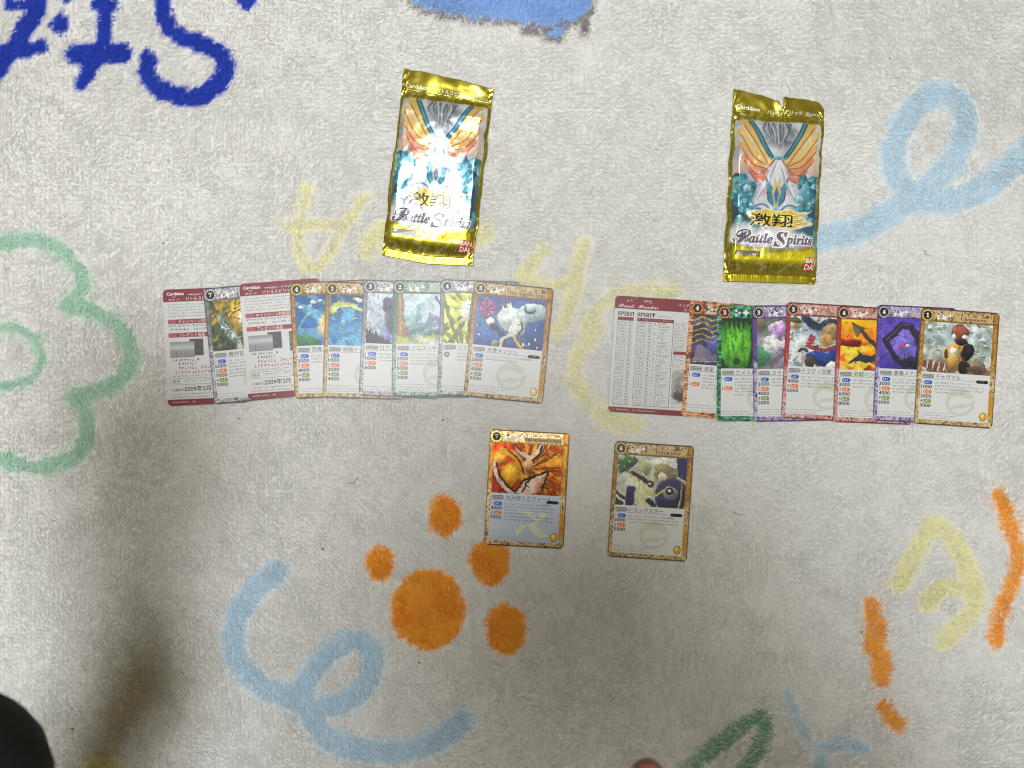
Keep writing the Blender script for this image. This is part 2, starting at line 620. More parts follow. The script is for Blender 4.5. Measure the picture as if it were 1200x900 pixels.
class Canvas:
    """a little painter on a grid of points; colours in sRGB 0..255"""

    def __init__(self, X, Y):
        self.X, self.Y = X, Y
        self.c = np.zeros((X.size, 3))

    def blend(self, a, col):
        a = np.clip(a, 0, 1)[:, None]
        self.c = self.c * (1 - a) + np.asarray(col, float) * a
        return self

    def vgrad(self, *stops):
        t = self.Y
        ys = [s[0] for s in stops]
        for k in range(3):
            self.c[:, k] = np.interp(t, ys, [s[1][k] for s in stops])
        return self

    def wash(self, scale, seed, lo, hi, col, amt=1.0, sx=1.0, sy=1.0, warp=0.0):
        x, y = self.X * sx, self.Y * sy
        if warp:
            x = x + (fbm(self.X * 3, self.Y * 3, seed + 7, 2) - 0.5) * warp
            y = y + (fbm(self.X * 3 + 9, self.Y * 3, seed + 8, 2) - 0.5) * warp
        return self.blend(sstep(lo, hi, fbm(x * scale, y * scale, seed, 3)) * amt, col)

    def ell(self, cx, cy, rx, ry, col, rot=0.0, soft=0.12, amt=1.0, rough=0.0, seed=1):
        dx, dy = self.X - cx, self.Y - cy
        c, s = math.cos(rot), math.sin(rot)
        u, v = (dx * c + dy * s) / rx, (-dx * s + dy * c) / ry
        d = np.hypot(u, v)
        if rough:
            d = d + (fbm(self.X * 9, self.Y * 9, seed, 2) - 0.5) * rough
        sh = np.clip(1.0 - 0.30 * (u * math.cos(rot) - v * math.sin(rot)) * 0.5 - 0.30 * (u * math.sin(rot) + v * math.cos(rot)), 0.6, 1.25)
        return self.blend(sstep(1 + soft, 1 - soft, d) * amt, np.clip(np.asarray(col, float)[None, :] * sh[:, None], 0, 255))

    def line(self, pts, w, col, soft=0.008, amt=1.0, taper=False, smooth=True):
        q = smooth_line(pts, 6) if smooth else pts
        if not taper:
            d = seg_dist(self.X, self.Y, q)
            return self.blend(sstep(w + soft, max(w - soft, 0), d) * amt, col)
        n = len(q) - 1
        al = np.zeros(self.X.size)
        for i in range(n):
            ww = w * (1 - 0.85 * (i / n))
            d = seg_dist(self.X, self.Y, [q[i], q[i + 1]])
            al = np.maximum(al, sstep(ww + soft, max(ww - soft, 0), d))
        return self.blend(al * amt, col)

    def tri(self, pts, col, soft=0.006, amt=1.0):
        ins = inside_poly(self.X, self.Y, pts)
        d = seg_dist(self.X, self.Y, list(pts) + [pts[0]])
        d = np.where(ins, -d, d)
        return self.blend(sstep(soft, -soft, d) * amt, col)

    def rays(self, cx, cy, n, col, amt=0.5, seed=3, sharp=(0.5, 0.62)):
        a = np.arctan2(self.Y - cy, self.X - cx)
        return self.blend(sstep(sharp[0], sharp[1], vnoise(a * n, np.hypot(self.X - cx, self.Y - cy) * 0.7, seed)) * amt, col)

    def grain(self, amt, scale=60, seed=5):
        g = (fbm(self.X * scale, self.Y * scale, seed, 2) - 0.5) * amt
        self.c = self.c + g[:, None]
        return self


def grid_sheet(name, x0, y0, x1, y1, res, z, paint, parent, m, mask=None, w=CW, h=CH):
    """a finely divided printed sheet; x, y in mm from the card's top-left, y down; paint(X, Y) -> sRGB"""
    nx = max(2, int(round((x1 - x0) / res)) + 1)
    ny = max(2, int(round((y1 - y0) / res)) + 1)
    gx, gy = np.meshgrid(np.linspace(x0, x1, nx), np.linspace(y0, y1, ny))
    X, Y = gx.ravel(), gy.ravel()
    idx = np.arange(nx * ny).reshape(ny, nx)
    q = np.stack([idx[1:, :-1], idx[1:, 1:], idx[:-1, 1:], idx[:-1, :-1]], -1).reshape(-1, 4)
    if mask is not None:
        cx = X[q].mean(1)
        cy = Y[q].mean(1)
        q = q[mask(cx, cy)]
        used = np.unique(q)
        re = np.full(X.size, -1)
        re[used] = np.arange(used.size)
        q = re[q]
        X, Y = X[used], Y[used]
    c = lin(np.clip(paint(X, Y), 0, 255))
    co = np.stack([X - w / 2, h / 2 - Y, np.full(X.size, z)], 1) * MM
    me = bpy.data.meshes.new(name)
    me.vertices.add(len(co))
    me.vertices.foreach_set('co', co.astype(np.float32).ravel())
    me.loops.add(q.size)
    me.loops.foreach_set('vertex_index', q.astype(np.int32).ravel())
    me.polygons.add(len(q))
    me.polygons.foreach_set('loop_start', np.arange(0, q.size, 4, dtype=np.int32))
    me.update()
    me.validate()
    a = me.color_attributes.new('col', 'FLOAT_COLOR', 'POINT')
    a.data.foreach_set('color', np.concatenate([c, np.ones((len(c), 1))], 1).astype(np.float32).ravel())
    return link(name, me, m, parent)


def rounded(cx, cy, r=2.6, w=CW, h=CH, inset=0.0):
    dx = np.maximum(np.maximum(r - cx, cx - (w - r)), 0)
    dy = np.maximum(np.maximum(r - cy, cy - (h - r)), 0)
    return np.hypot(dx, dy) <= r - inset


T_CARD = 0.24            # mm
_stock = None


def card_stock(parent):
    global _stock
    if _stock is None:
        bm = bmesh.new()
        vs_ = []
        r = 2.6
        for cx, cy, a0 in ((CW / 2 - r, CH / 2 - r, 0), (-CW / 2 + r, CH / 2 - r, 90), (-CW / 2 + r, -CH / 2 + r, 180), (CW / 2 - r, -CH / 2 + r, 270)):
            for k in range(7):
                a = math.radians(a0 + 15 * k)
                vs_.append(bm.verts.new(((cx + r * math.cos(a)) * MM, (cy + r * math.sin(a)) * MM, 0)))
        f = bm.faces.new(vs_)
        e = bmesh.ops.extrude_face_region(bm, geom=[f])
        bmesh.ops.translate(bm, verts=[g for g in e['geom'] if isinstance(g, bmesh.types.BMVert)], vec=(0, 0, T_CARD * MM))
        bmesh.ops.recalc_face_normals(bm, faces=bm.faces)
        _stock = bpy.data.meshes.new('card_stock')
        bm.to_mesh(_stock)
        _stock.materials.append(edge_mat)
    o = bpy.data.objects.new('card_stock', _stock)
    COL.objects.link(o)
    o.parent = parent
    return o


SLOPE = 0.026


def card_root(name, mid, ang, scale=1.0, row=True, dz=0.0):
    """mid: middle of the card's left edge in photo pixels; ang: clockwise degrees"""
    a = math.radians(ang)
    hw = CW * MM * S / 2
    c = (mid[0] + hw * math.cos(a), mid[1] + hw * math.sin(a))
    o = empty(name)
    p = P(*c)
    s = SLOPE if row else 0.0
    p.z = (s * 34 + 0.1) * MM + dz * MM
    o.rotation_mode = 'XYZ'
    o.matrix_basis = Matrix.Translation(p) @ Matrix.Rotation(math.atan(s), 4, 'Y') @ Matrix.Rotation(-a, 4, 'Z')
    return o


def le(tl, bl):
    """left-edge middle and clockwise angle from the two left corners in the photograph"""
    return ((tl[0] + bl[0]) / 2, (tl[1] + bl[1]) / 2)


INK = hexlin(28, 28, 34)
FRAMES = {
    # solid border colour, filigree light, filigree dark
    'gold': ((204, 140, 36), (218, 196, 152), (72, 46, 26)),
    'silver': ((146, 148, 156), (212, 212, 216), (64, 64, 74)),
    'green': ((62, 128, 92), (190, 210, 198), (40, 74, 60)),
    'purple': ((104, 72, 158), (206, 194, 224), (56, 32, 92)),
    'red': ((196, 52, 50), (226, 190, 184), (110, 32, 38)),
    'bars_orange': ((222, 150, 96), (238, 190, 140), (120, 70, 40)),
    'bars_green': ((58, 140, 96), (120, 188, 150), (24, 74, 52)),
}


def frame_paint(kind, seed, foil=False):
    solid, light, dark = FRAMES[kind]

    def f(X, Y):
        cv = Canvas(X / 10.0, Y / 10.0)
        cv.c[:] = light
        wx = X + (fbm(X / 3.0, Y / 3.0, seed, 2) - 0.5) * 5
        wy = Y + (fbm(X / 3.0 + 7, Y / 3.0, seed + 1, 2) - 0.5) * 5
        if kind.startswith('bars'):
            b = vnoise(X / 2.6, Y / 1.35, seed)
            cv.c[:] = solid
            cv.blend(sstep(0.55, 0.75, b), light)
            cv.blend(sstep(0.42, 0.25, b), dark)
            cv.blend(sstep(0.35, 0.1, np.abs(((Y / 2.1) % 1) - 0.5) * 2) * 0.6, dark)
            return cv.c
        n = vnoise(wx / 1.25, wy / 1.25, seed + 2)
        rid = 1 - np.abs(n - 0.5) * 2
        cv.blend(sstep(0.66, 0.93, rid) * 0.9, np.array(dark) * 0.75 + np.array(solid) * 0.2)
        n2 = vnoise(wx / 0.9, wy / 0.9, seed + 3)
        cv.blend(sstep(0.5, 0.8, n2) * 0.4, np.array(solid) * 0.85)
        side = ((X < 3.6) | (X > CW - 4.6))
        # solid colour down the upper half of the sides, breaking up lower down
        s = side * sstep(50, 36, Y + (vnoise(X / 2, Y / 4, seed + 4) - 0.5) * 14)
        edge = np.clip(1 - np.abs(np.where(X < CW / 2, X - 1.8, X - (CW - 2.4))) / 2.4, 0, 1)
        cv.blend(s * 0.95, np.array(solid) * 1.0)
        cv.blend(s * (1 - edge) * 0.45, np.array(dark))
        rid2 = 1 - np.abs(vnoise(wx / 1.6, wy / 2.6, seed + 9) - 0.5) * 2
        cv.blend(s * sstep(0.8, 0.95, rid2) * 0.5, np.array(light) * 0.9)
        cv.blend(s * sstep(0.55, 0.35, vnoise(wx / 1.1, wy / 2.0, seed + 10)) * 0.35, np.array(dark))
        low = (X > CW - 4.6) * sstep(58, 64, Y) * sstep(82, 76, Y)
        cv.blend(low * 0.75, solid)
        cv.blend((Y < 1.0) * 0.8 + (X < 0.5) * 0.55 + (X > CW - 0.7) * 0.75 + (Y > CH - 0.9) * 0.7, np.array(dark) * 0.8)
        # band under the header
        cv.blend(sstep(8.2, 8.8, Y) * sstep(10.4, 9.6, Y) * 0.7, np.array(solid) * 0.55)
        return cv.c
    return f


def star(ink, x, y, r, col, n=5, k=0.4, rot=0.0):
    p = []
    for i in range(2 * n):
        a = rot + math.pi / 2 - math.pi * i / n
        rr = r if i % 2 == 0 else r * k
        p.append((x + rr * math.cos(a), y - rr * math.sin(a)))
    ink.poly(p[::-1], col)


LVC = [hexlin(38, 96, 196), hexlin(226, 120, 62), hexlin(128, 154, 40)]
# illustration window and text panel, mm from top-left
AX0, AY0, AX1, AY1 = 3.4, 9.8, 54.6, 47.0
TX0, TY0, TX1, TY1 = 3.0, 47.0, 54.8, 82.2


def game_card(name, mid, ang, label, frame, cost, title, powers, art, seed, eng=None, lines=(), row=True, foil=False, hexa=False, magic=False, panel=(221, 221, 221), titled=True, water='S', group=None, gem=(224, 168, 40)):
    root = card_root(name, mid, ang, row=row)
    tag(root, label, 'trading card', group)
    card_stock(root)
    z = T_CARD
    fm = foil_mat if foil else print_mat

    def fmask(cx, cy):
        return rounded(cx, cy, 2.6, inset=0.12) & ~((cx > AX0 + 0.3) & (cx < AX1 - 0.3) & (cy > AY0 + 0.3) & (cy < AY1)) & ~((cx > TX0 + 0.3) & (cx < TX1 - 0.3) & (cy > TY0) & (cy < TY1 - 0.3))
    grid_sheet('ornate_frame', 0, 0, CW, CH, 0.40, z + 0.012, frame_paint(frame, seed), root, fm, fmask)

    def apaint(X, Y):
        cv = Canvas((X - AX0) / (AX1 - AX0) * 1.376, (Y - AY0) / (AY1 - AY0))
        x0_, y0_ = cv.X.copy(), cv.Y.copy()
        cv.X = x0_ + (fbm(x0_ * 7, y0_ * 7, seed + 60, 3) - 0.5) * 0.05 + (vnoise(x0_ * 26, y0_ * 26, seed + 61) - 0.5) * 0.016
        cv.Y = y0_ + (fbm(x0_ * 7 + 4, y0_ * 7, seed + 62, 3) - 0.5) * 0.05 + (vnoise(x0_ * 26, y0_ * 26 + 5, seed + 63) - 0.5) * 0.016
        art(cv)
        cv.X, cv.Y = x0_, y0_
        # drawn contours where colours meet
        n1 = int(np.sum(np.abs(Y - Y[0]) < 1e-6))
        lum = (cv.c @ np.array((0.3, 0.59, 0.11))).reshape(-1, n1)
        g0, g1 = np.gradient(lum)
        g = np.hypot(g0, g1).ravel()
        cv.c *= (1 - 0.55 * sstep(16, 40, g))[:, None]
        rr = random.Random(seed)
        for _ in range(130):                       # short brush strokes picked up from the colour under them
            bx_, by_ = rr.uniform(0, 1.376), rr.uniform(0, 1)
            i_ = int(np.argmin((x0_ - bx_) ** 2 + (y0_ - by_) ** 2))
            f_ = rr.choice((0.62, 0.74, 0.86, 1.14, 1.25))
            a_ = rr.gauss(0.6, 0.8)
            L_ = rr.uniform(0.03, 0.10)
            near = (np.abs(x0_ - bx_) < L_ + 0.03) & (np.abs(y0_ - by_) < L_ + 0.03)
            d_ = seg_dist(x0_[near], y0_[near], [(bx_, by_), (bx_ + L_ * math.cos(a_), by_ + L_ * math.sin(a_))])
            al = sstep(0.013, 0.004, d_)[:, None] * 0.6
            cv.c[near] = cv.c[near] * (1 - al) + np.clip(cv.c[i_] * f_ + (f_ - 1) * 30, 0, 255) * al
        cv.c *= (0.82 + 0.36 * fbm(x0_ * 10, y0_ * 10, seed + 64, 3))[:, None]
        if foil:
            cv.c *= np.array((0.80, 0.68, 0.62))
        return cv.c
    grid_sheet('illustration', AX0, AY0, AX1, AY1, 0.33, z + 0.022, apaint, root, fm)
    # text panel with a faint mark
    pn = Ink(z + 0.022)
    pc = hexlin(*panel)
    pn.rect(TX0, TY0 + 0.02, TX1, TY1, pc)
    pn.build('text_panel', root, mat('card_foil_panel', rough=0.34, spec=0.5, metal=0.45, attr='col') if foil else None)
    if water:
        wk = Ink(z + 0.030)
        wc = hexlin(*(np.array(panel) * (0.925, 0.93, 0.86)))
        if water == 'S':
            wk.disc(33.5, 68.0, 11.0, 10.4, wc)
            wk.poly([(25, 68.5), (27, 65.2), (31, 63.6), (36, 64.4), (41, 65.5), (43.5, 63.8), (43.4, 66.2), (40, 69.4), (34, 69.2), (29, 70.4), (26.4, 73)][::-1], pc, 0.006)
            wk.poly([(27, 74), (31, 72.6), (36, 72.4), (41, 70.0), (41, 72.5), (37, 75.6), (31, 76.4)][::-1], pc, 0.006)
        else:
            g = hexlin(222, 220, 196)
            for pts in (((24, 60), (31, 58.2), (38, 62), (37, 66), (32, 63)), ((40, 60), (44, 58.5), (44.5, 63), (38, 68.5), (35, 67.5), (40, 63)), ((31, 69), (36, 68), (45, 76), (48, 77), (41, 79), (35, 75)), ((24, 79), (22.5, 74), (27, 70), (31, 69.5), (26.5, 74.5))):
                wk.poly(list(pts)[::-1], g)
        wk.build('emblem', root, mat('card_foil_emblem', rough=0.28, metal=0.6, attr='col') if water == 'X' else None)
    # title line
    ti = Ink(z + 0.036)
    ti.rect(TX0, 51.9, TX1 - 0.5, 52.15, hexlin(120, 120, 124))
    if title:
        ti.text(title, 14.2, 51.4, 3.05, INK, cap=0.80)
    ti.build('title_lettering', root)
    ty = Ink(z + 0.036)
    ty.capsule(3.7, 48.7, 12.8, 51.5, hexlin(58, 58, 62))
    ty.capsule(4.1, 49.1, 12.4, 51.1, hexlin(186, 186, 188), 0.006)
    for k in range(6):
        ty.rect(5.2 + k * 1.15, 49.7, 5.9 + k * 1.15, 50.5, hexlin(66, 66, 72), 0.012)
    ty.build('type_tag', root)
    if not magic:
        fb = Ink(z + 0.036)
        fb.capsule(44.6, 50.9, 53.6, 53.3, hexlin(26, 26, 28))
        fb.micro(46.8, 51.6, 52.8, 1.4, hexlin(225, 225, 220), seed)
        fb.build('family_tag', root)
    # level and power values
    for k, pw in enumerate(powers):
        lv = Ink(z + 0.036)
        yy = 55.8 + 6.9 * k
        cc = LVC[k]
        lv.text(str((1, 2, 4)[k] if k else 1), 3.5, yy, 2.3, INK)
        lv.capsule(5.4, yy - 2.5, 11.8, yy + 0.5, cc)
        lv.text('Lv%d' % (k + 1), 6.3, yy - 0.2, 1.9, hexlin(244, 244, 244), dz=0.008)
        if pw:
            lv.text(str(pw), 3.5, yy + 3.5, 2.5, hexlin(34, 36, 52), w=8.2, dz=0.003, offset=0.018)
        lv.build('power_value', root)
    if magic:
        mg = Ink(z + 0.036)
        mg.disc(6.2, 55.5, 2.1, 2.1, hexlin(120, 130, 90))
        mg.disc(6.2, 55.5, 1.6, 1.6, hexlin(86, 140, 50), 0.006)
        mg.poly([(5.6, 56.5), (7.1, 55.5), (5.6, 54.5)], hexlin(236, 240, 220), 0.012)
        mg.build('effect_mark', root)
    # rules text
    rt = Ink(z + 0.036)
    grey = hexlin(84, 84, 92)
    y = 55.3
    for ln in lines:
        if ln:
            rt.text(ln, 13.6, y, 1.45, INK, cap=0.80, w=min(39.0, 1.72 * len(ln)))
        else:
            rt.micro(13.6, 13.6 + (38 if (int(y) + seed) % 3 else 24), y, 1.25, grey, seed + int(y * 7), 0.93)
        y += 2.35
    for k in range(3 if seed % 2 else 2):
        rt.micro(3.8, 26 + (seed * 7 + k * 5) % 9, 81.4 - 1.9 * k, 0.95, hexlin(120, 120, 126), seed + 50 + k)
    rt.build('rules_lettering', root)
    # header: cost badge, core symbols, romanised name
    bd = Ink(z + 0.040)
    solid, light, dark = FRAMES[frame]
    rim = hexlin(*(np.array(light) * (1.0, 0.96, 0.84) if frame != 'silver' else np.array(light)))
    drk = hexlin(*(np.array(dark) * 0.55))
    if frame in ('gold',):
        rim = hexlin(236, 204, 104)
    if frame == 'red':
        rim = hexlin(214, 166, 140)
    bx, by = 5.0, 5.2
    if hexa:
        n = 6
        for rr, cc, dz in ((5.2, hexlin(70, 40, 26), 0), (4.7, hexlin(222, 128, 62), 0.005), (3.5, hexlin(46, 26, 20), 0.010)):
            bd.disc(bx + 0.6, by + 0.4, rr, rr, cc, dz, n=6)
    else:
        bd.disc(bx, by, 4.75, 4.75, drk, 0, n=56, wob=0.03, teeth=14)
        bd.disc(bx, by, 4.35, 4.35, rim, 0.005, n=36)
        for i in range(14):
            a = 2 * math.pi * i / 14
            bd.disc(bx + 3.75 * math.cos(a), by + 3.75 * math.sin(a), 0.42, 0.42, drk, 0.009, n=6)
        bd.disc(bx, by, 3.15, 3.15, drk, 0.010, n=30)
        bd.disc(bx, by, 2.7, 2.7, hexlin(30, 26, 26), 0.014, n=30)
    b = bd.build('cost_badge', root, fm)
    nb = Ink(z + 0.060)
    cn = {'1': '𝟏', '2': '𝟐', '3': '𝟑', '4': '𝟒', '6': '𝟔', '7': '𝟕'}[str(cost)]
    nb.text(cn, bx + (0.6 if hexa else 0), by + 1.5 + (0.4 if hexa else 0), 3.0, hexlin(246, 244, 240), align='C', offset=0.02)
    nb.build('number', b)
    sy = Ink(z + 0.036)
    pale = hexlin(244, 238, 228)
    if hexa:
        for q in range(3):
            sy.disc(14.2 + 2.4 * (q % 2), 4.2 + 1.7 * q, 1.25, 1.25, hexlin(120, 180, 190))
            sy.disc(14.2 + 2.4 * (q % 2), 4.2 + 1.7 * q, 0.75, 0.75, hexlin(226, 240, 240), 0.005)
        star(sy, 21.5, 5.8, 2.9, pale, 4, 0.45)
    else:
        sy.disc(13.4, 3.9, 1.35, 1.35, pale)
        sy.disc(13.4, 3.9, 0.8, 0.8, drk, 0.005)
        sy.disc(13.2, 7.0, 1.1, 1.1, pale)
        star(sy, 17.6, 6.2, 3.1, pale, 4, 0.38, 0.4)
        star(sy, 21.8, 4.6, 2.0, pale, 4, 0.4, 0.1)
    sy.build('reduction_symbol', root)
    en = Ink(z + 0.030)
    en.rect(26, 5.0, 53.5, 8.0, hexlin(*(np.array(light) * (0.93, 0.89, 0.80))))
    if eng:
        en.text(eng, 39.8, 7.55, 2.45, hexlin(40, 30, 24), align='C', dz=0.008, w=min(27.0, 2.05 * len(eng) + 1))
    en.build('name_band', root)
    if not magic:
        gm = Ink(z + 0.036)
        gm.disc(51.3, 77.8, 2.75, 3.35, hexlin(120, 92, 40))
        gm.disc(51.3, 77.8, 2.25, 2.85, hexlin(*gem), 0.006)
        gm.disc(50.8, 76.9, 1.3, 1.7, hexlin(246, 214, 110), 0.012)
        gm.build('colour_gem', root, gem_mat)
    return root


# ------------------------------------------------------------------ illustrations: colour masses only
def art_swirl(c):          # dark green with yellow patches and a white streak
    c.vgrad((0, (120, 112, 60)), (0.5, (62, 84, 78)), (1, (74, 88, 70)))
    c.wash(3.2, 3, 0.5, 0.62, (196, 164, 56), 0.9, warp=0.5)
    c.wash(4.5, 9, 0.5, 0.66, (66, 92, 84), 0.8, warp=0.7)
    c.ell(0.62, 0.30, 0.26, 0.32, (214, 168, 52), 0.3, 0.2, rough=0.3)
    c.ell(0.82, 0.34, 0.26, 0.36, (222, 230, 232), 0.2, 0.25, rough=0.4)
    c.line([(0.22, 0.36), (0.26, 0.52), (0.40, 0.70), (0.55, 0.95)], 0.07, (206, 216, 214), 0.05)
    c.tri([(0.22, 0.32), (0.17, 0.56), (0.30, 0.58)], (236, 240, 238), 0.02)
    c.wash(14, 21, 0.55, 0.7, (40, 60, 56), 0.5, sx=2, warp=0.8)
    c.grain(30)


def art_flame(c):
    c.vgrad((0, (20, 74, 160)), (0.5, (28, 120, 196)), (0.75, (40, 82, 160)), (1, (48, 62, 130)))
    c.rays(0.9, 0.6, 6, (150, 210, 240), 0.55, 4)
    c.line([(0.05, 0.66), (0.22, 0.42), (0.42, 0.30)], 0.02, (190, 230, 250), 0.02, 0.8)
    for x, y, r in ((0.10, 0.24, 0.05), (0.30, 0.22, 0.04), (0.36, 0.14, 0.05), (0.5, 0.12, 0.04)):
        c.ell(x, y, r * 1.4, r, (222, 242, 252), 0, 0.4)
    c.ell(0.72, 0.62, 0.30, 0.26, (240, 214, 150), 0.2, 0.25)
    c.tri([(0.50, 0.62), (0.64, 0.08), (0.98, 0.55)], (232, 170, 70), 0.06)
    c.ell(0.74, 0.66, 0.17, 0.16, (250, 236, 190), 0.2, 0.4)
    c.ell(0.14, 0.96, 0.30, 0.17, (46, 118, 66), 0, 0.2, rough=0.5)
    c.wash(12, 8, 0.5, 0.66, (96, 168, 84), 0.25)
    c.line([(0.5, 0.98), (0.6, 0.86), (0.9, 0.9)], 0.03, (110, 140, 230), 0.03, 0.7)
    c.grain(24)


def art_feather(c):
    c.vgrad((0, (52, 72, 120)), (0.35, (38, 104, 176)), (0.7, (60, 154, 208)), (1, (46, 96, 160)))
    c.wash(4, 13, 0.5, 0.7, (110, 200, 236), 0.8, sx=1.4, warp=0.6)
    c.ell(1.15, 0.5, 0.4, 0.7, (196, 226, 236), 0, 0.5, 0.8)
    c.line([(0.06, 0.30), (0.16, 0.20), (0.40, 0.20), (0.66, 0.30), (0.95, 0.42)], 0.075, (206, 214, 110), 0.03, taper=True)
    c.line([(0.08, 0.28), (0.3, 0.22), (0.6, 0.30), (0.9, 0.42)], 0.012, (240, 244, 190), 0.01)
    for k in range(16):
        x, y = 0.05 + 0.083 * k % 1.3, 0.45 + 0.37 * ((k * 0.618) % 1)
        c.line([(x, y), (x + 0.07, y - 0.035), (x + 0.16, y - 0.01)], 0.016, (240, 246, 250), 0.012, 0.9, taper=True)
    c.ell(0.55, 0.08, 0.12, 0.05, (240, 240, 236), 0.2, 0.3)
    c.grain(20)


def art_cliff(c):
    c.vgrad((0, (206, 220, 228)), (0.45, (190, 206, 220)), (1, (120, 134, 190)))
    c.wash(4, 33, 0.5, 0.7, (226, 226, 220), 0.8)
    c.ell(0.55, 0.48, 0.17, 0.40, (66, 70, 92), 0.1, 0.2, rough=0.5)
    c.ell(0.40, 0.22, 0.10, 0.12, (60, 62, 80), 0.0, 0.2, rough=0.5)
    c.wash(16, 35, 0.55, 0.7, (120, 124, 150), 0.4, sx=2)
    c.line([(0.34, 0.98), (0.6, 0.8), (0.8, 0.9), (1.2, 0.8)], 0.05, (128, 120, 196), 0.05)
    for k in range(9):
        x = -0.05 + 0.062 * k
        c.tri([(x - 0.07, 1.0), (x, 0.62 + 0.035 * k + 0.05 * (k % 2)), (x + 0.08, 1.0)], (28, 30, 40), 0.01)
    c.ell(0.9, 0.25, 0.2, 0.2, (236, 214, 214), 0, 0.6, 0.7)
    c.grain(20)


def art_wood(c):
    c.vgrad((0, (206, 222, 230)), (0.5, (168, 198, 206)), (0.72, (120, 158, 146)), (0.82, (168, 182, 70)), (1, (194, 196, 66)))
    c.wash(5, 43, 0.5, 0.7, (226, 236, 240), 0.7)
    for x, t, w, colr in ((0.42, 0.18, 0.14, (110, 160, 168)), (0.30, 0.34, 0.10, (132, 176, 170)), (0.95, 0.25, 0.2, (150, 190, 196))):
        for k in range(4):
            c.tri([(x - w * (0.4 + 0.2 * k), t + 0.16 * (k + 1)), (x, t + 0.10 * k), (x + w * (0.4 + 0.2 * k), t + 0.16 * (k + 1))], colr, 0.02, 0.8)
    c.tri([(-0.1, -0.1), (0.10, -0.1), (0.14, 0.6), (0.34, 0.86), (-0.1, 0.84)], (150, 112, 76), 0.02)
    c.line([(0.05, 0.0), (0.06, 0.8)], 0.02, (196, 156, 108), 0.02)
    for x, y, r in ((0.28, 0.74, 0.09), (0.44, 0.70, 0.08), (0.62, 0.74, 0.10), (0.80, 0.72, 0.09)):
        c.ell(x, y, r, r * 0.8, (104, 134, 134), 0, 0.2)
        c.ell(x - 0.02, y - 0.03, r * 0.5, r * 0.3, (176, 200, 200), 0, 0.4)
    c.tri([(0.52, 0.66), (0.66, 0.34), (0.98, 0.62)], (110, 132, 180), 0.01, 0.8)
    for a, b in (((0.40, 0.60), (0.66, 0.32)), ((0.66, 0.32), (1.1, 0.68)), ((0.66, 0.32), (0.80, 0.66)), ((0.42, 0.58), (1.1, 0.52))):
        c.line([a, b], 0.012, (222, 214, 240), 0.01, smooth=False)
    c.line([(0.75, 0.05), (0.95, 0.35), (1.2, 0.62)], 0.014, (110, 96, 150), 0.01)
    c.grain(18)


def art_burst(c):
    c.vgrad((0, (140, 160, 96)), (1, (96, 116, 60)))
    c.rays(0.55, 0.35, 7, (226, 226, 74), 0.95, 9, (0.42, 0.5))
    c.rays(0.5, 1.1, 9, (240, 240, 150), 0.6, 12)
    c.ell(0.48, 0.34, 0.16, 0.20, (248, 248, 232), 0, 0.3)
    c.rays(0.4, 1.3, 12, (60, 80, 40), 0.6, 15, (0.6, 0.7))
    c.grain(24)


def art_night(c):
    c.vgrad((0, (92, 88, 150)), (0.4, (74, 130, 190)), (0.75, (64, 120, 190)), (1, (46, 60, 140)))
    c.ell(1.05, 0.55, 0.45, 0.5, (60, 96, 170), 0, 0.4)
    c.ell(1.12, 0.26, 0.30, 0.20, (190, 208, 220), -0.1, 0.1)
    c.ell(1.06, 0.20, 0.10, 0.09, (96, 110, 140), 0, 0.1)
    c.ell(1.07, 0.17, 0.09, 0.08, (196, 212, 222), 0, 0.1)
    c.line([(0.05, 0.72), (0.2, 0.82), (0.42, 0.78)], 0.03, (54, 92, 164), 0.01)
    c.ell(0.72, 0.44, 0.30, 0.24, (206, 216, 216), 0.4, 0.12)
    for a, b, d in (((0.45, 0.5), (0.50, 0.12), (0.62, 0.4)), ((0.55, 0.4), (0.66, 0.04), (0.78, 0.4)), ((0.12, 0.2), (0.16, 0.0), (0.3, 0.16))):
        c.tri([a, b, d], (236, 238, 236), 0.01)
    c.ell(0.84, 0.62, 0.16, 0.2, (226, 230, 226), 0.3, 0.1)
    c.ell(0.22, 0.28, 0.17, 0.19, (170, 88, 150), 0.2, 0.12, rough=0.2)
    c.ell(0.30, 0.34, 0.07, 0.09, (214, 150, 196), 0.2, 0.4)
    for k in range(7):
        c.line([(0.22, 0.30), (0.22 + 0.19 * math.cos(k * 0.9), 0.28 + 0.2 * math.sin(k * 0.9))], 0.008, (120, 52, 112), 0.008)
    c.ell(0.30, 0.52, 0.10, 0.10, (238, 236, 228), 0.2, 0.15)
    c.line([(0.34, 0.62), (0.52, 0.72), (0.62, 0.98)], 0.05, (52, 50, 84), 0.01)
    c.line([(0.52, 0.98), (0.56, 0.84), (0.72, 0.74)], 0.05, (230, 226, 216), 0.02)
    c.line([(0.82, 0.84), (0.96, 0.98)], 0.035, (226, 168, 80), 0.01)
    c.ell(0.44, 0.94, 0.08, 0.07, (122, 150, 90), 0.2, 0.2)
    for x, y in ((0.98, 0.90), (1.10, 0.88), (1.22, 0.80), (1.28, 0.95), (0.10, 0.8), (0.05, 0.6), (0.6, 0.15), (0.9, 0.5), (1.2, 0.6)):
        c.tri([(x, y - 0.05), (x + 0.035, y + 0.03), (x - 0.035, y + 0.03)], (240, 246, 250), 0.01)
        c.tri([(x, y + 0.05), (x + 0.035, y - 0.025), (x - 0.035, y - 0.025)], (240, 246, 250), 0.01)
    c.line([(0.9, 0.46), (0.94, 0.62), (0.86, 0.80)], 0.012, (60, 62, 84), 0.008)
    c.grain(16)


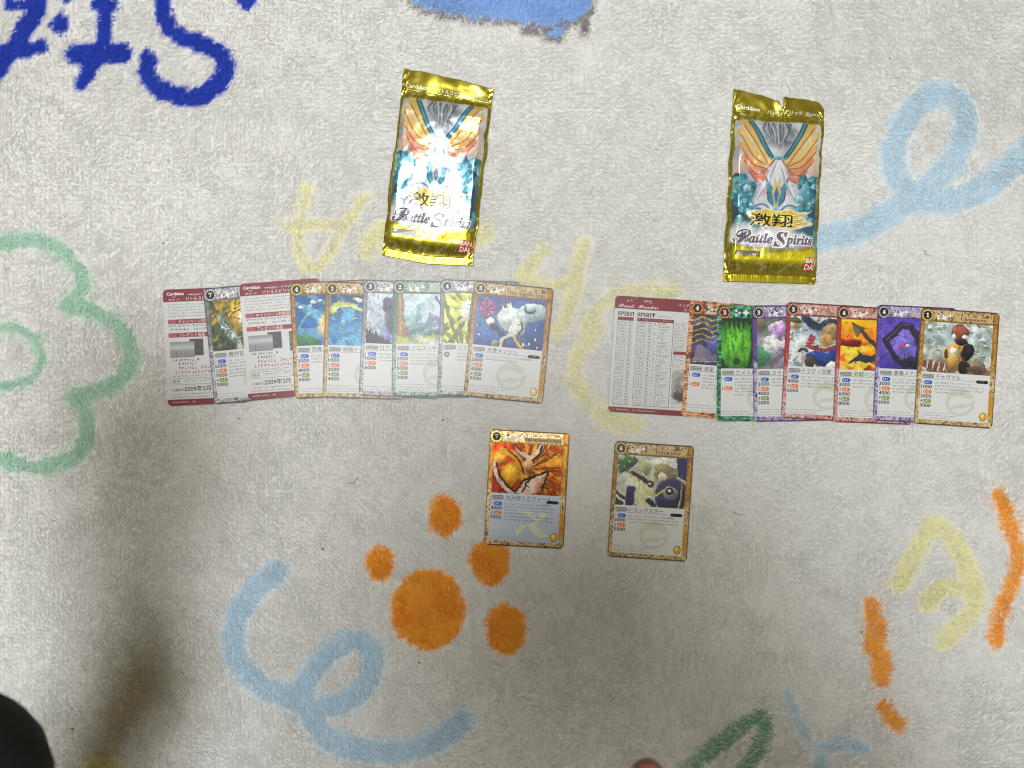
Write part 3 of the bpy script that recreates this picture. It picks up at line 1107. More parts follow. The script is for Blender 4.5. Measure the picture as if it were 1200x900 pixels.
def art_storm(c):
    c.vgrad((0, (74, 72, 124)), (0.4, (92, 88, 140)), (1, (64, 60, 110)))
    c.wash(5, 53, 0.48, 0.62, (48, 46, 84), 0.8, sx=0.6, warp=0.5)
    for k in range(5):
        y = 0.08 + 0.11 * k
        c.line([(0.02, y + 0.05), (0.2, y - 0.02), (0.36, y + 0.03), (0.56, y - 0.03), (0.8, y + 0.03)], 0.02, (222, 196, 76), 0.02, 0.85)
    c.tri([(0.02, 0.97), (0.12, 0.58), (0.60, 0.84), (0.58, 0.92)], (132, 120, 136), 0.01)
    c.line([(0.02, 0.97), (0.58, 0.90), (0.60, 0.80)], 0.015, (206, 206, 214), 0.01, smooth=False)
    c.ell(0.5, 0.6, 0.18, 0.2, (86, 90, 170), 0.3, 0.4, 0.8)
    c.grain(26)


def art_greenglow(c):
    c.vgrad((0, (26, 70, 26)), (0.3, (66, 160, 34)), (0.7, (86, 190, 40)), (1, (30, 96, 30)))
    c.ell(0.32, 0.6, 0.22, 0.4, (122, 214, 58), 0, 0.7, 0.8)
    c.ell(0.95, 0.5, 0.25, 0.5, (176, 206, 60), 0, 0.6, 0.8)
    c.wash(10, 63, 0.5, 0.7, (30, 90, 28), 0.5, sx=2.2, sy=0.35)
    for k in range(14):
        x = 0.05 + 0.098 * k
        c.tri([(x - 0.05, 0), (x + 0.05, 0), (x + 0.01, 0.14 + 0.16 * ((k * 0.618) % 1))], (18, 44, 20), 0.02)
    c.line([(0.60, 0.0), (0.62, 0.4), (0.60, 0.8), (0.56, 1.0)], 0.03, (16, 50, 22), 0.02)
    c.tri([(-0.05, 0.72), (0.18, 1.02), (-0.05, 1.02)], (22, 60, 30), 0.02)
    c.ell(0.30, 0.86, 0.07, 0.07, (24, 70, 34), 0, 0.2)
    c.ell(0.62, 1.0, 0.16, 0.08, (22, 60, 30), 0, 0.3)
    c.grain(24)


def art_blossom(c):
    c.vgrad((0, (118, 108, 112)), (0.4, (196, 180, 200)), (1, (150, 130, 160)))
    c.wash(4, 73, 0.5, 0.62, (92, 134, 92), 0.6)
    c.ell(0.06, 0.76, 0.2, 0.22, (70, 150, 104), 0.2, 0.3)
    for x, y, r, colr in ((0.32, 0.20, 0.11, (204, 170, 224)), (0.46, 0.12, 0.10, (214, 186, 232)), (0.52, 0.24, 0.11, (196, 160, 216)), (0.40, 0.32, 0.10, (182, 140, 204)), (0.30, 0.52, 0.2, (226, 232, 224)), (0.50, 0.56, 0.16, (222, 214, 228)), (0.72, 0.6, 0.14, (198, 166, 216)), (0.66, 0.84, 0.15, (186, 144, 202)), (0.84, 0.78, 0.14, (208, 184, 224)), (0.9, 0.3, 0.2, (140, 112, 130))):
        c.ell(x, y, r, r * 0.9, colr, 0.2, 0.2, rough=0.4)
    c.line([(0.3, 0.9), (0.45, 0.74), (0.6, 0.62)], 0.05, (110, 100, 108), 0.03)
    c.ell(0.05, 0.1, 0.14, 0.14, (126, 112, 86), 0, 0.3)
    c.wash(13, 75, 0.55, 0.68, (120, 84, 140), 0.35)
    c.grain(22)


def art_splash(c):
    c.c[:] = (232, 234, 236)
    c.wash(3.5, 83, 0.5, 0.62, (160, 190, 214), 0.7, warp=0.8)
    c.ell(0.12, 0.2, 0.08, 0.07, (196, 168, 96), 0.4, 0.3, rough=0.6)
    c.ell(0.10, 0.08, 0.1, 0.05, (90, 104, 80), 0.2, 0.3, rough=0.6)
    c.line([(0.28, 0.02), (0.42, 0.14), (0.60, 0.20), (0.8, 0.1), (1.3, 0.14)], 0.07, (32, 54, 96), 0.03)
    c.ell(0.86, 0.30, 0.26, 0.17, (166, 140, 100), 0.2, 0.15, rough=0.5)
    c.wash(18, 85, 0.56, 0.66, (110, 84, 60), 0.4)
    c.ell(0.74, 0.46, 0.14, 0.12, (192, 146, 84), 0.2, 0.2, rough=0.3)
    c.tri([(0.32, 0.60), (0.42, 0.34), (0.50, 0.42), (0.44, 0.58), (0.60, 0.60), (0.50, 0.66)], (196, 50, 50), 0.01)
    c.line([(0.5, 0.62), (0.7, 0.66), (0.95, 0.56)], 0.035, (150, 52, 50), 0.02)
    c.ell(0.62, 0.82, 0.28, 0.14, (36, 62, 138), 0.1, 0.15, rough=0.3)
    c.ell(1.0, 0.76, 0.22, 0.16, (32, 52, 120), 0.3, 0.15, rough=0.3)
    c.ell(0.9, 0.96, 0.14, 0.10, (230, 232, 234), 0, 0.2)
    c.ell(0.44, 0.88, 0.10, 0.12, (74, 60, 58), 0.4, 0.2, rough=0.4)
    c.ell(0.22, 0.55, 0.12, 0.2, (236, 238, 238), 0.3, 0.3)
    c.line([(0.2, 0.70), (0.3, 0.66), (0.36, 0.70)], 0.02, (54, 62, 70), 0.01)
    c.grain(24)


def art_arrow(c):
    c.vgrad((0, (250, 196, 30)), (0.35, (236, 130, 24)), (0.55, (250, 190, 40)), (0.8, (226, 96, 22)), (1, (150, 44, 22)))
    c.wash(4, 93, 0.5, 0.66, (252, 222, 70), 0.9, sx=0.5, warp=0.4)
    c.ell(0.16, 0.46, 0.34, 0.07, (120, 28, 22), 0, 0.4, rough=0.6)
    c.ell(1.0, 0.22, 0.2, 0.3, (252, 226, 120), 0, 0.5)
    c.line([(0.9, 0.05), (0.86, 0.2), (1.0, 0.3), (0.9, 0.42)], 0.018, (255, 250, 220), 0.02)
    c.line([(0.36, 0.16), (0.95, 0.74), (1.2, 1.0)], 0.03, (66, 62, 66), 0.01)
    c.tri([(0.20, 0.04), (0.50, 0.16), (0.40, 0.22), (0.33, 0.34)], (84, 78, 74), 0.008)
    c.tri([(0.22, 0.06), (0.40, 0.2), (0.33, 0.34)], (130, 122, 104), 0.008, 0.6)
    c.tri([(0.16, 0.86), (0.40, 0.66), (0.62, 0.74), (0.86, 0.60), (0.80, 0.78), (0.56, 0.84), (0.40, 0.80)], (50, 54, 74), 0.01)
    c.tri([(0.34, 0.60), (0.42, 0.74), (0.50, 0.72)], (50, 54, 74), 0.01)
    c.tri([(0.66, 0.50), (0.98, 0.66), (0.92, 0.96), (0.80, 0.72)], (44, 48, 66), 0.01)
    c.grain(18)


def art_ring(c):
    c.vgrad((0, (92, 70, 190)), (0.4, (112, 90, 206)), (1, (70, 56, 160)))
    c.ell(0.5, 0.55, 0.34, 0.34, (140, 122, 222), 0, 0.5, 0.7)
    ring = [(0.10, 0.44), (0.26, 0.28), (0.42, 0.12), (0.60, 0.16), (0.70, 0.30), (0.95, 0.22), (1.2, 0.4)]
    c.line(ring, 0.065, (52, 44, 66), 0.015, smooth=False)
    c.line([(0.10, 0.44), (0.22, 0.66), (0.36, 0.84), (0.52, 0.96)], 0.06, (50, 42, 64), 0.015, smooth=False)
    c.line([(0.70, 0.28), (0.78, 0.55), (0.72, 0.78)], 0.045, (62, 52, 76), 0.015, smooth=False)
    c.ell(0.62, 0.86, 0.18, 0.12, (46, 38, 60), 0.3, 0.15, rough=0.4)
    c.line([(0.12, 0.42), (0.42, 0.10), (0.58, 0.12)], 0.012, (120, 108, 130), 0.012, smooth=False)
    for k in range(4):
        c.line([(0.50, 0.52), (0.40 - 0.01 * k, 0.50 + 0.04 * k)], 0.010, (206, 70, 110), 0.008)
    c.ell(0.55, 0.52, 0.05, 0.05, (224, 222, 230), 0, 0.2)
    c.line([(0.55, 0.57), (0.57, 0.7), (0.52, 0.76)], 0.03, (96, 110, 190), 0.02)
    c.wash(14, 103, 0.56, 0.7, (40, 32, 70), 0.3)
    c.grain(20)


def art_stones(c):
    c.vgrad((0, (196, 206, 204)), (0.3, (172, 194, 200)), (0.6, (178, 190, 186)), (0.8, (150, 132, 116)), (1, (116, 92, 78)))
    c.wash(5, 113, 0.5, 0.64, (224, 228, 224), 0.8, sx=0.7, warp=0.4)
    for x, y, r in ((0.08, 0.14, 0.09), (0.28, 0.12, 0.07), (1.18, 0.30, 0.09), (1.05, 0.5, 0.07), (1.26, 0.44, 0.07), (0.3, 0.55, 0.06), (0.9, 0.12, 0.08), (1.2, 0.62, 0.06)):
        c.ell(x, y, r, r * 0.55, (226, 230, 226), 0.2, 0.2)
        c.ell(x + 0.01, y + r * 0.35, r * 0.9, r * 0.25, (136, 150, 150), 0.1, 0.3, 0.7)
    c.wash(10, 117, 0.52, 0.66, (110, 120, 84), 0.5)
    # a heap of rounded forms: russet, ochre, black, and a banded log
    c.line([(0.08, 0.84), (0.26, 0.88), (0.50, 0.92)], 0.085, (126, 84, 66), 0.015)
    for k in range(4):
        c.line([(0.12 + 0.11 * k, 0.78 + 0.015 * k), (0.10 + 0.11 * k, 0.92 + 0.015 * k)], 0.024, (220, 196, 176), 0.015)
    c.ell(0.64, 0.66, 0.19, 0.25, (190, 140, 66), 0.1, 0.08)
    c.ell(0.60, 0.72, 0.10, 0.16, (214, 172, 96), 0.1, 0.4)
    c.ell(0.46, 0.62, 0.055, 0.11, (226, 196, 120), 0.1, 0.1)
    c.ell(0.465, 0.62, 0.03, 0.08, (110, 76, 40), 0.1, 0.1)
    c.ell(0.62, 0.56, 0.09, 0.07, (240, 238, 230), 0.3, 0.2)
    c.ell(0.72, 0.20, 0.17, 0.17, (146, 78, 56), 0.1, 0.08)
    c.ell(0.60, 0.27, 0.05, 0.08, (240, 236, 230), 0.2, 0.2)
    c.ell(0.82, 0.26, 0.08, 0.06, (236, 228, 216), 0.2, 0.2)
    c.ell(0.76, 0.38, 0.12, 0.06, (40, 36, 38), 0.1, 0.15)
    c.ell(0.90, 0.56, 0.12, 0.17, (34, 32, 36), 0.3, 0.1, rough=0.2)
    c.ell(0.84, 0.86, 0.12, 0.13, (36, 32, 34), 0.1, 0.12)
    c.ell(1.1, 0.9, 0.2, 0.08, (96, 74, 62), 0, 0.4)
    c.grain(18)


def art_blaze(c):
    c.vgrad((0, (206, 110, 40)), (0.3, (236, 160, 40)), (1, (226, 140, 40)))
    c.rays(0.75, 0.45, 9, (250, 206, 70), 0.8, 19, (0.45, 0.56))
    c.rays(0.70, 0.50, 16, (150, 84, 24), 0.8, 23, (0.6, 0.66))
    c.ell(0.16, 0.5, 0.30, 0.6, (214, 74, 30), 0.1, 0.3, 0.9, rough=0.6)
    c.wash(7, 123, 0.5, 0.62, (150, 34, 20), 0.6, warp=0.6)
    c.ell(0.36, 0.60, 0.17, 0.2, (255, 214, 60), 0.1, 0.4)
    c.ell(0.12, 0.30, 0.12, 0.12, (255, 226, 90), 0.1, 0.4)
    c.line([(0.16, 0.16), (0.42, 0.24), (0.58, 0.46), (0.64, 0.72)], 0.07, (226, 186, 60), 0.02)
    c.line([(0.30, 0.14), (0.52, 0.34), (0.62, 0.6)], 0.012, (120, 86, 30), 0.01)
    c.tri([(0.36, 0.02), (0.60, 0.18), (0.56, 0.26)], (236, 232, 222), 0.012)
    c.line([(0.60, 0.22), (0.72, 0.26), (0.86, 0.18), (0.96, 0.02)], 0.055, (240, 236, 226), 0.012)
    c.line([(0.62, 0.30), (0.76, 0.32), (0.90, 0.22), (0.97, 0.03)], 0.012, (50, 40, 40), 0.008)
    c.ell(0.70, 0.40, 0.10, 0.12, (222, 190, 160), 0.2, 0.12)
    c.line([(0.02, 0.40), (0.14, 0.74), (0.44, 1.02)], 0.055, (240, 238, 232), 0.015)
    c.line([(0.07, 0.40), (0.20, 0.72), (0.5, 1.0)], 0.012, (46, 40, 44), 0.008)
    c.tri([(0.44, 0.98), (0.62, 0.74), (1.12, 0.50), (1.02, 0.90), (0.8, 1.02)], (238, 236, 230), 0.012)
    c.tri([(0.92, 0.80), (1.06, 0.6), (1.0, 0.92), (0.86, 1.0)], (206, 140, 60), 0.05, 0.8)
    c.line([(0.46, 0.96), (0.62, 0.74), (1.10, 0.52), (1.02, 0.9)], 0.012, (46, 40, 44), 0.008, smooth=False)
    c.line([(0.60, 0.94), (0.70, 0.82), (0.66, 0.80), (0.76, 0.70)], 0.010, (60, 52, 50), 0.008, smooth=False)
    c.grain(16)


def art_jester(c):
    c.c[:] = (206, 206, 190)
    c.wash(4, 133, 0.5, 0.62, (178, 186, 172), 0.7, warp=0.5)
    c.tri([(0.0, 0.6), (0.32, 0.28), (0.55, 0.02), (0.7, 0.1), (0.40, 0.40), (0.1, 0.66)], (190, 190, 184), 0.01)
    c.ell(0.16, 0.12, 0.18, 0.14, (66, 112, 60), 0.2, 0.2, rough=0.8)
    c.ell(0.10, 0.28, 0.10, 0.10, (52, 96, 56), 0.2, 0.2, rough=0.8)
    c.wash(14, 137, 0.56, 0.66, (226, 230, 214), 0.5)
    c.ell(0.55, 0.24, 0.12, 0.14, (168, 182, 120), 0.2, 0.3, rough=0.5)
    c.tri([(1.16, 0.0), (1.4, 0.0), (1.4, 0.46), (1.22, 0.36)], (50, 44, 96), 0.01)
    c.ell(0.95, 0.30, 0.24, 0.20, (146, 136, 92), 0.1, 0.1)
    c.line([(0.70, 0.12), (0.92, 0.06), (1.12, 0.14)], 0.06, (232, 230, 220), 0.015)
    c.ell(0.90, 0.40, 0.10, 0.11, (226, 206, 178), 0.1, 0.15)
    c.ell(1.10, 0.76, 0.32, 0.36, (56, 48, 84), 0.1, 0.1)
    c.ell(1.08, 0.70, 0.16, 0.14, (140, 136, 176), 0.3, 0.1)
    for x, y, r in ((0.66, 0.54, 0.085), (1.06, 0.66, 0.10)):
        c.ell(x, y, r, r, (200, 186, 84), 0, 0.1)
        c.ell(x, y, r * 0.72, r * 0.72, (40, 36, 50), 0, 0.1)
        c.ell(x, y, r * 0.42, r * 0.42, (226, 222, 204), 0, 0.15)
    c.line([(0.30, 0.40), (0.48, 0.46), (0.52, 0.7), (0.56, 1.0)], 0.12, (222, 214, 170), 0.015)
    c.line([(0.30, 0.34), (0.46, 0.42), (0.6, 0.52)], 0.03, (60, 52, 74), 0.01)
    c.line([(0.30, 0.66), (0.28, 0.94)], 0.075, (54, 46, 96), 0.015)
    c.line([(0.24, 0.56), (0.36, 0.58)], 0.05, (236, 236, 228), 0.02)
    c.line([(0.64, 0.72), (0.8, 0.76), (0.92, 0.66)], 0.03, (206, 196, 96), 0.01)
    c.line([(0.66, 0.88), (0.76, 0.98)], 0.05, (50, 44, 56), 0.01)
    c.tri([(-0.02, 0.7), (0.2, 0.86), (0.1, 1.02), (-0.02, 1.02)], (60, 66, 60), 0.01)
    c.line([(0.0, 0.8), (0.16, 0.92)], 0.03, (226, 228, 218), 0.015)
    c.line([(1.28, 0.5), (1.30, 0.8), (1.24, 1.0)], 0.02, (196, 186, 110), 0.01)
    c.grain(16)


# ------------------------------------------------------------------ leaflet cards
MAROON = hexlin(134, 48, 58)
PAPER = (218, 217, 217)


def leaflet_base(name, mid, ang, label, head, foot):
    root = card_root(name, mid, ang)
    tag(root, label, 'leaflet card')
    card_stock(root)

    def paint(X, Y):
        c = Canvas(X, Y)
        c.c[:] = PAPER
        c.blend(((Y < head) | (Y > foot)) * 1.0, (134, 50, 60))
        c.blend((vnoise(X / 2, Y / 2, 3) - 0.4) * 0.06, (60, 60, 60))
        return c.c
    grid_sheet('printed_sheet', 0, 0, CW, CH, 0.6, T_CARD + 0.012, paint, root, print_mat, lambda x, y: rounded(x, y, 2.6, inset=0.1))
    return root


def info_card(name, mid, ang, label, seed):
    root = leaflet_base(name, mid, ang, label, 9.3, 81.6)
    z = T_CARD + 0.03
    wt = hexlin(246, 242, 240)
    k = Ink(z)
    k.text('Carddass', 2.8, 4.4, 2.2, wt, w=12.5, offset=0.02)
    k.micro(5.5, 10, 6.3, 1.0, wt, seed)
    k.micro(4, 13, 8.3, 1.2, wt, seed + 1)
    k.micro(17, 40, 5.2, 1.5, wt, seed + 2)
    k.text('バトルスピリッツ', 16.5, 8.4, 2.4, wt, cap=0.8)
    k.micro(38, 55, 8.2, 1.8, wt, seed + 3)
    k.build('header_lettering', root)
    b = Ink(z)
    for i in range(5):
        b.micro(3.2 + (0 if i == 0 else 0.3), 55 - (i % 2) * 8, 12.0 + 2.15 * i, 1.15, hexlin(110, 110, 116), seed + 10 + i)
    for i in range(2):
        b.micro(3.2, 54 - 6 * i, 27.9 + 2.7 * i, 1.5, hexlin(60, 60, 64), seed + 20 + i)
    b.micro(5.5, 26, 53.6, 1.9, INK, seed + 24)
    b.micro(7.5, 26, 56.2, 1.9, INK, seed + 25)
    b.micro(3.5, 55, 65.0, 1.2, hexlin(80, 80, 84), seed + 26)
    b.rect(2.8, 66.0, 55.5, 66.2, INK)
    b.rect(2.8, 70.6, 55.5, 70.8, INK)
    b.rect(2.8, 66.2, 3.0, 70.6, INK)
    b.text('宛先', 4.2, 69.6, 2.6, INK, cap=0.85)
    b.micro(12, 26, 68.6, 1.2, hexlin(90, 90, 94), seed + 27)
    b.micro(28, 54, 68.4, 1.4, INK, seed + 28)
    b.micro(33, 50, 70.3, 1.2, INK, seed + 29)
    b.text('応募締切', 3.8, 75.4, 1.9, INK, cap=0.85)
    b.text('2009年2月', 12.8, 75.6, 3.2, INK, cap=0.72, offset=0.012)
    b.micro(3, 55, 78.3, 1.2, hexlin(80, 80, 84), seed + 30)
    b.micro(3, 50, 80.6, 1.2, hexlin(80, 80, 84), seed + 31)
    b.build('body_lettering', root)
    for i, (y, t) in enumerate(((22.4, 'キャンペーン対象商品'), (32.4, 'プレゼント商品'))):
        bar = Ink(z - 0.008)
        bar.rect(2.8, y, 55.5, y + 3.3, hexlin(150, 62, 70))
        bar.rect(2.8, y, 8.8, y + 3.3, hexlin(176, 96, 104), 0.004)
        bar.text(t, 10.5, y + 2.7, 2.3, wt, cap=0.82, dz=0.010)
        bar.micro(3.2, 8.6, y + 2.6, 1.9, wt, seed + 40 + i)
        bar.build('heading_bar', root)

    def photo(X, Y):
        c = Canvas(X, Y)
        c.c[:] = PAPER
        c.blend((X > 18) & (Y < 49.6), (96, 96, 100))
        c.blend(((X > 18) & (Y < 49.6)) * vnoise(X / 1.2, Y / 1.2, seed) * 0.5, (60, 60, 64))
        box = (X > 3.4) & (X < 21.4) & (Y > 38.8) & (Y < 50.4)
        c.blend(box * 1.0, (150, 150, 152))
        c.blend(box * np.exp(-((Y - 43) / 2.2) ** 2) * 0.7, (214, 214, 214))
        c.blend(box * ((X > 17.6) & (X < 18.0) | (Y > 49.9) | (np.abs(X - 8) < 0.2) & (Y > 46)) * 0.6, (70, 70, 74))
        return c.c
    grid_sheet('product_photo', 3.2, 37.2, 28.0, 50.8, 0.5, z - 0.008, photo, root, print_mat)

    def photo2(X, Y):
        c = Canvas(X / 10, Y / 10)
        c.c[:] = (92, 100, 96)
        c.wash(9, seed + 3, 0.45, 0.6, (176, 186, 178), 0.8)
        c.wash(11, seed + 5, 0.5, 0.65, (44, 62, 54), 0.8)
        return c.c
    grid_sheet('deck_photo', 33.5, 37.6, 52, 52.0, 0.5, z - 0.008, photo2, root, print_mat)
    rd = Ink(z)
    rd.micro(9, 48, 59.6, 2.3, hexlin(176, 62, 78), seed + 50)
    rd.micro(6.5, 50, 62.8, 2.3, hexlin(176, 62, 78), seed + 51)
    rd.build('notice_lettering', root)
    ft = Ink(z)
    ft.micro(3.5, 22, 84.2, 1.1, wt, seed + 60)
    ft.build('footer_lettering', root)
    return root


def list_card(name, mid, ang, label, seed):
    root = leaflet_base(name, mid, ang, label, 9.2, 82.2)
    z = T_CARD + 0.03
    wt = hexlin(240, 220, 218)
    k = Ink(z)
    k.micro(6.5, 13.5, 4.4, 2.2, wt, seed)
    k.text('𝓑𝓪𝓷𝓭𝓪𝓲', 2.8, 8.2, 2.6, wt, w=15.0, offset=0.01)
    k.text('インデックス', 32.5, 5.2, 2.3, wt, cap=0.8, shear=0.15)
    k.text('カード', 36.5, 8.4, 2.3, wt, cap=0.8, shear=0.15)
    k.build('header_lettering', root)
    h = Ink(z)
    h.text('𝐒𝐏𝐈𝐑𝐈𝐓', 2.6, 14.4, 3.0, INK, w=13.0, offset=0.012)
    h.text('―スピリット―', 16.6, 14.2, 1.6, hexlin(70, 70, 74), cap=0.8, w=12)
    h.build('heading_lettering', root)
    ln = hexlin(120, 122, 126)
    t = Ink(z - 0.008)
    t.rect(2.8, 15.4, 29.6, 17.9, hexlin(140, 60, 66))
    t.micro(3.5, 29, 17.4, 1.5, wt, seed + 2)
    t.rect(2.6, 15.4, 2.8, 80.2, INK)
    t.rect(29.6, 15.4, 29.9, 80.2, INK)
    t.rect(2.6, 80.2, 29.9, 80.45, INK)
    n = 26
    for i in range(n + 1):
        y = 17.9 + (80.2 - 17.9) * i / n
        t.rect(2.8, y - 0.07, 29.6, y + 0.07, ln)
    for x in (11.2, 13.6, 15.6, 18.4):
        t.rect(x, 17.9, x + 0.12, 80.2, ln)
    t.build('card_table', root)
    r = Ink(z)
    rr = random.Random(seed)
    for i in range(n):
        y = 17.9 + (80.2 - 17.9) * (i + 1) / n - 0.6
        r.micro(3.4, 10.6, y, 1.25, hexlin(70, 70, 76), 200 + i, 1.0)
        r.disc(12.3, y - 0.6, 0.5, 0.5, INK, 0, n=8)
        if rr.random() < 0.4:
            r.micro(15.9, 17.6, y, 1.2, hexlin(70, 70, 76), 300 + i)
        r.micro(18.9, 18.9 + rr.uniform(4, 10), y, 1.35, INK if rr.random() < 0.35 else hexlin(96, 96, 100), 400 + i + seed)
    r.build('table_lettering', root)
    s = Ink(z - 0.008)
    s.rect(31.0, 17.2, 56.6, 17.4, ln)
    for i in range(9):
        y = 17.4 + 2.35 * i
        s.rect(31.0, y + 2.2, 56.6, y + 2.33, ln)
        s.micro(31.6, 39, y + 1.9, 1.2, hexlin(80, 80, 86), 500 + i, 0.95)
        s.micro(44, 54, y + 1.9, 1.2, hexlin(96, 96, 100), 520 + i, 0.9)
    s.rect(31.0, 38.6, 56.6, 41.0, hexlin(140, 60, 66))
    for i in range(4):
        y = 41.0 + 2.35 * i
        s.rect(31.0, y + 2.2, 56.6, y + 2.33, ln)
        s.micro(31.6, 39, y + 1.9, 1.2, hexlin(80, 80, 86), 540 + i, 0.95)
    s.rect(30.8, 17.2, 31.0, 50.3, ln)
    s.build('side_table', root)

    def photo(X, Y):
        c = Canvas(X / 10, Y / 10)
        c.c[:] = (206, 204, 200)
        c.ell(4.6, 6.4, 1.5, 1.1, (128, 120, 116), 0.3, 0.3, rough=0.6)
        c.ell(4.0, 7.2, 0.9, 0.35, (76, 68, 68), 0.2, 0.3, rough=0.5)
        c.ell(5.0, 5.6, 0.7, 0.4, (60, 54, 54), 0.5, 0.3, rough=0.5)
        c.ell(4.4, 6.3, 0.6, 0.4, (190, 186, 180), 0.3, 0.4)
        c.wash(4, seed + 3, 0.5, 0.7, (150, 142, 136), 0.5)
        return c.c
    grid_sheet('grey_picture', 31.0, 51.5, 56.6, 77.5, 0.5, z - 0.008, photo, root, print_mat)
    f = Ink(z)
    f.micro(31.5, 52, 80.6, 1.2, INK, seed + 70, 0.6)
    f.micro(3.2, 21, 84.6, 1.2, wt, seed + 71)
    f.build('footer_lettering', root)
    return root


SUM = 'Lv1・Lv2『このスピリットの召喚時』'
ATK = 'Lv1・Lv2『このスピリットのアタック時』'
DUR = 'Lv2『自分のアタックステップ』'


def E(tl, bl, cw):
    return ((tl[0] + bl[0]) / 2, (tl[1] + bl[1]) / 2), cw


# left fan, from the bottom card up
m, a = E((192.5, 340), (197.4, 475.7), -2.6)
info_card('leaflet_card', m, a, 'maroon and white campaign leaflet, leftmost card of the left fan', 900)
m, a = E((237.8, 338.7), (253, 474), -5.6)
game_card('trading_card', m, a, 'silver framed card numbered 7 between the two maroon campaign leaflets', 'silver', 7, '機神官', (5000, 7000, 9000), art_swirl, 4, None, (ATK, None, None, DUR, None, None), group='cards of the left fan')
m, a = E((280.2, 334.2), (293, 467.7), -4.6)
info_card('leaflet_card', m, a, 'maroon and white campaign leaflet, third card of the left fan beside a gold frame', 900)
m, a = E((340.3, 333.3), (346, 466), -2.7)
game_card('trading_card', m, a, 'gold framed card numbered 4 with a yellow flame on blue', 'gold', 4, '百識', (3000, 4000, 6000), art_flame, 12, None, (ATK, None, None), group='cards of the left fan')
m, a = E((382.5, 329.8), (378.4, 466), 1.6)
game_card('trading_card', m, a, 'gold framed card numbered 1 with a pale feather on blue water', 'gold', 1, '妖精ケット', (1000, 3000, 4000), art_feather, 15, None, (), group='cards of the left fan')
m, a = E((427, 329), (420.7, 462), 2.6)
game_card('trading_card', m, a, 'silver framed card numbered 3 with a dark cliff over black pines', 'silver', 3, 'ロブスター', (1000, 6000), art_cliff, 18, None, (DUR, None, None), group='cards of the left fan')
m, a = E((461.5, 329.5), (459, 463.5), 0.9)
game_card('trading_card', m, a, 'green edged card numbered 2 with a brown tree trunk in misty wood', 'green', 2, 'クロスシザー', (2000, 5000, 7000), art_wood, 21, None, (ATK, None, None, None), group='cards of the left fan')
m, a = E((516.7, 329), (512.5, 461.5), 1.8)
game_card('trading_card', m, a, 'silver framed card numbered 4 with a yellow green burst of rays', 'silver', 4, 'リフレッシュ', (), art_burst, 24, None, ('フラッシュ', None, None), magic=True, group='cards of the left fan')
m, a = E((556, 330.7), (543.4, 462.5), 5.6)
game_card('trading_card', m, a, 'gold framed card numbered 3 with a starry blue picture, rightmost of the left fan', 'gold', 3, '天使メンジュ', (2000, 3000, 5000), art_night, 27, '𝐓𝐡𝐞 𝐀𝐧𝐠𝐞𝐥𝐢𝐚 𝐀𝐧𝐠𝐞', (SUM, None), group='cards of the left fan')

# right fan
m, a = E((721, 347.5), (712.4, 481), 3.6)
list_card('leaflet_card', m, a, 'maroon and white checklist card at the far left of the right fan, mostly covered', 600)
m, a = E((743.8, 349), (735.3, 482.5), 3.6)
list_card('leaflet_card', m, a, 'maroon and white checklist card second in the right fan with full table showing', 640)
m, a = E((808.8, 352), (797.4, 487), 4.6)
game_card('trading_card', m, a, 'orange barred card numbered 4 with yellow lightning on purple', 'bars_orange', 4, '煌星', (0, 0), art_storm, 31, None, (DUR, None, None, DUR, None), hexa=True, group='cards of the right fan')
m, a = E((839, 357), (839.6, 494), 0.3)
game_card('trading_card', m, a, 'green barred card numbered 3 with a glowing green forest', 'bars_green', 3, 'エメラルド', (0, 0), art_greenglow, 34, None, (DUR, None, None, DUR, None, None), hexa=True, group='cards of the right fan')
m, a = E((880.2, 357.4), (882.5, 495.3), -0.9)
game_card('trading_card', m, a, 'purple framed card numbered 3 with pale violet blossom', 'purple', 3, 'スラッグ', (2000, 4000, 5000), art_blossom, 37, None, (DUR, None, None), group='cards of the right fan')
m, a = E((921.4, 354), (914, 490), 3.0)
game_card('trading_card', m, a, 'red framed card numbered 3 with navy and tan shapes on white', 'red', 3, 'ドラグノ突撃', (4000, 6000), art_splash, 40, '𝐓𝐡𝐞 𝐃𝐫𝐚𝐠𝐧𝐨', (ATK, None, DUR, None), group='cards of the right fan')
m, a = E((980.3, 357), (975, 495.8), 2.3)
game_card('trading_card', m, a, 'red framed card numbered 4 with dark arrows on an orange sky', 'red', 4, '昇龍ハング', (3000, 6000, 8000), art_arrow, 43, None, (DUR, None, None), group='cards of the right fan')
m, a = E((1027.4, 356), (1021.3, 494), 2.5)
game_card('trading_card', m, a, 'purple framed card numbered 4 with a dark stone ring on violet', 'purple', 4, '悪魔スアス', (3000, 4000, 6000), art_ring, 46, None, (SUM, None, SUM, None, None), group='cards of the right fan')
m, a = E((1077.6, 360), (1070, 496.8), 3.9)
game_card('trading_card', m, a, 'gold framed card numbered 1 with brown and black forms among stones, rightmost card', 'gold', 1, 'チャガマル', (1000, 2000, 3000), art_stones, 49, '𝐂𝐡𝐚𝐠𝐚𝐦𝐚𝐫𝐮', (DUR, None, None, None), group='cards of the right fan')

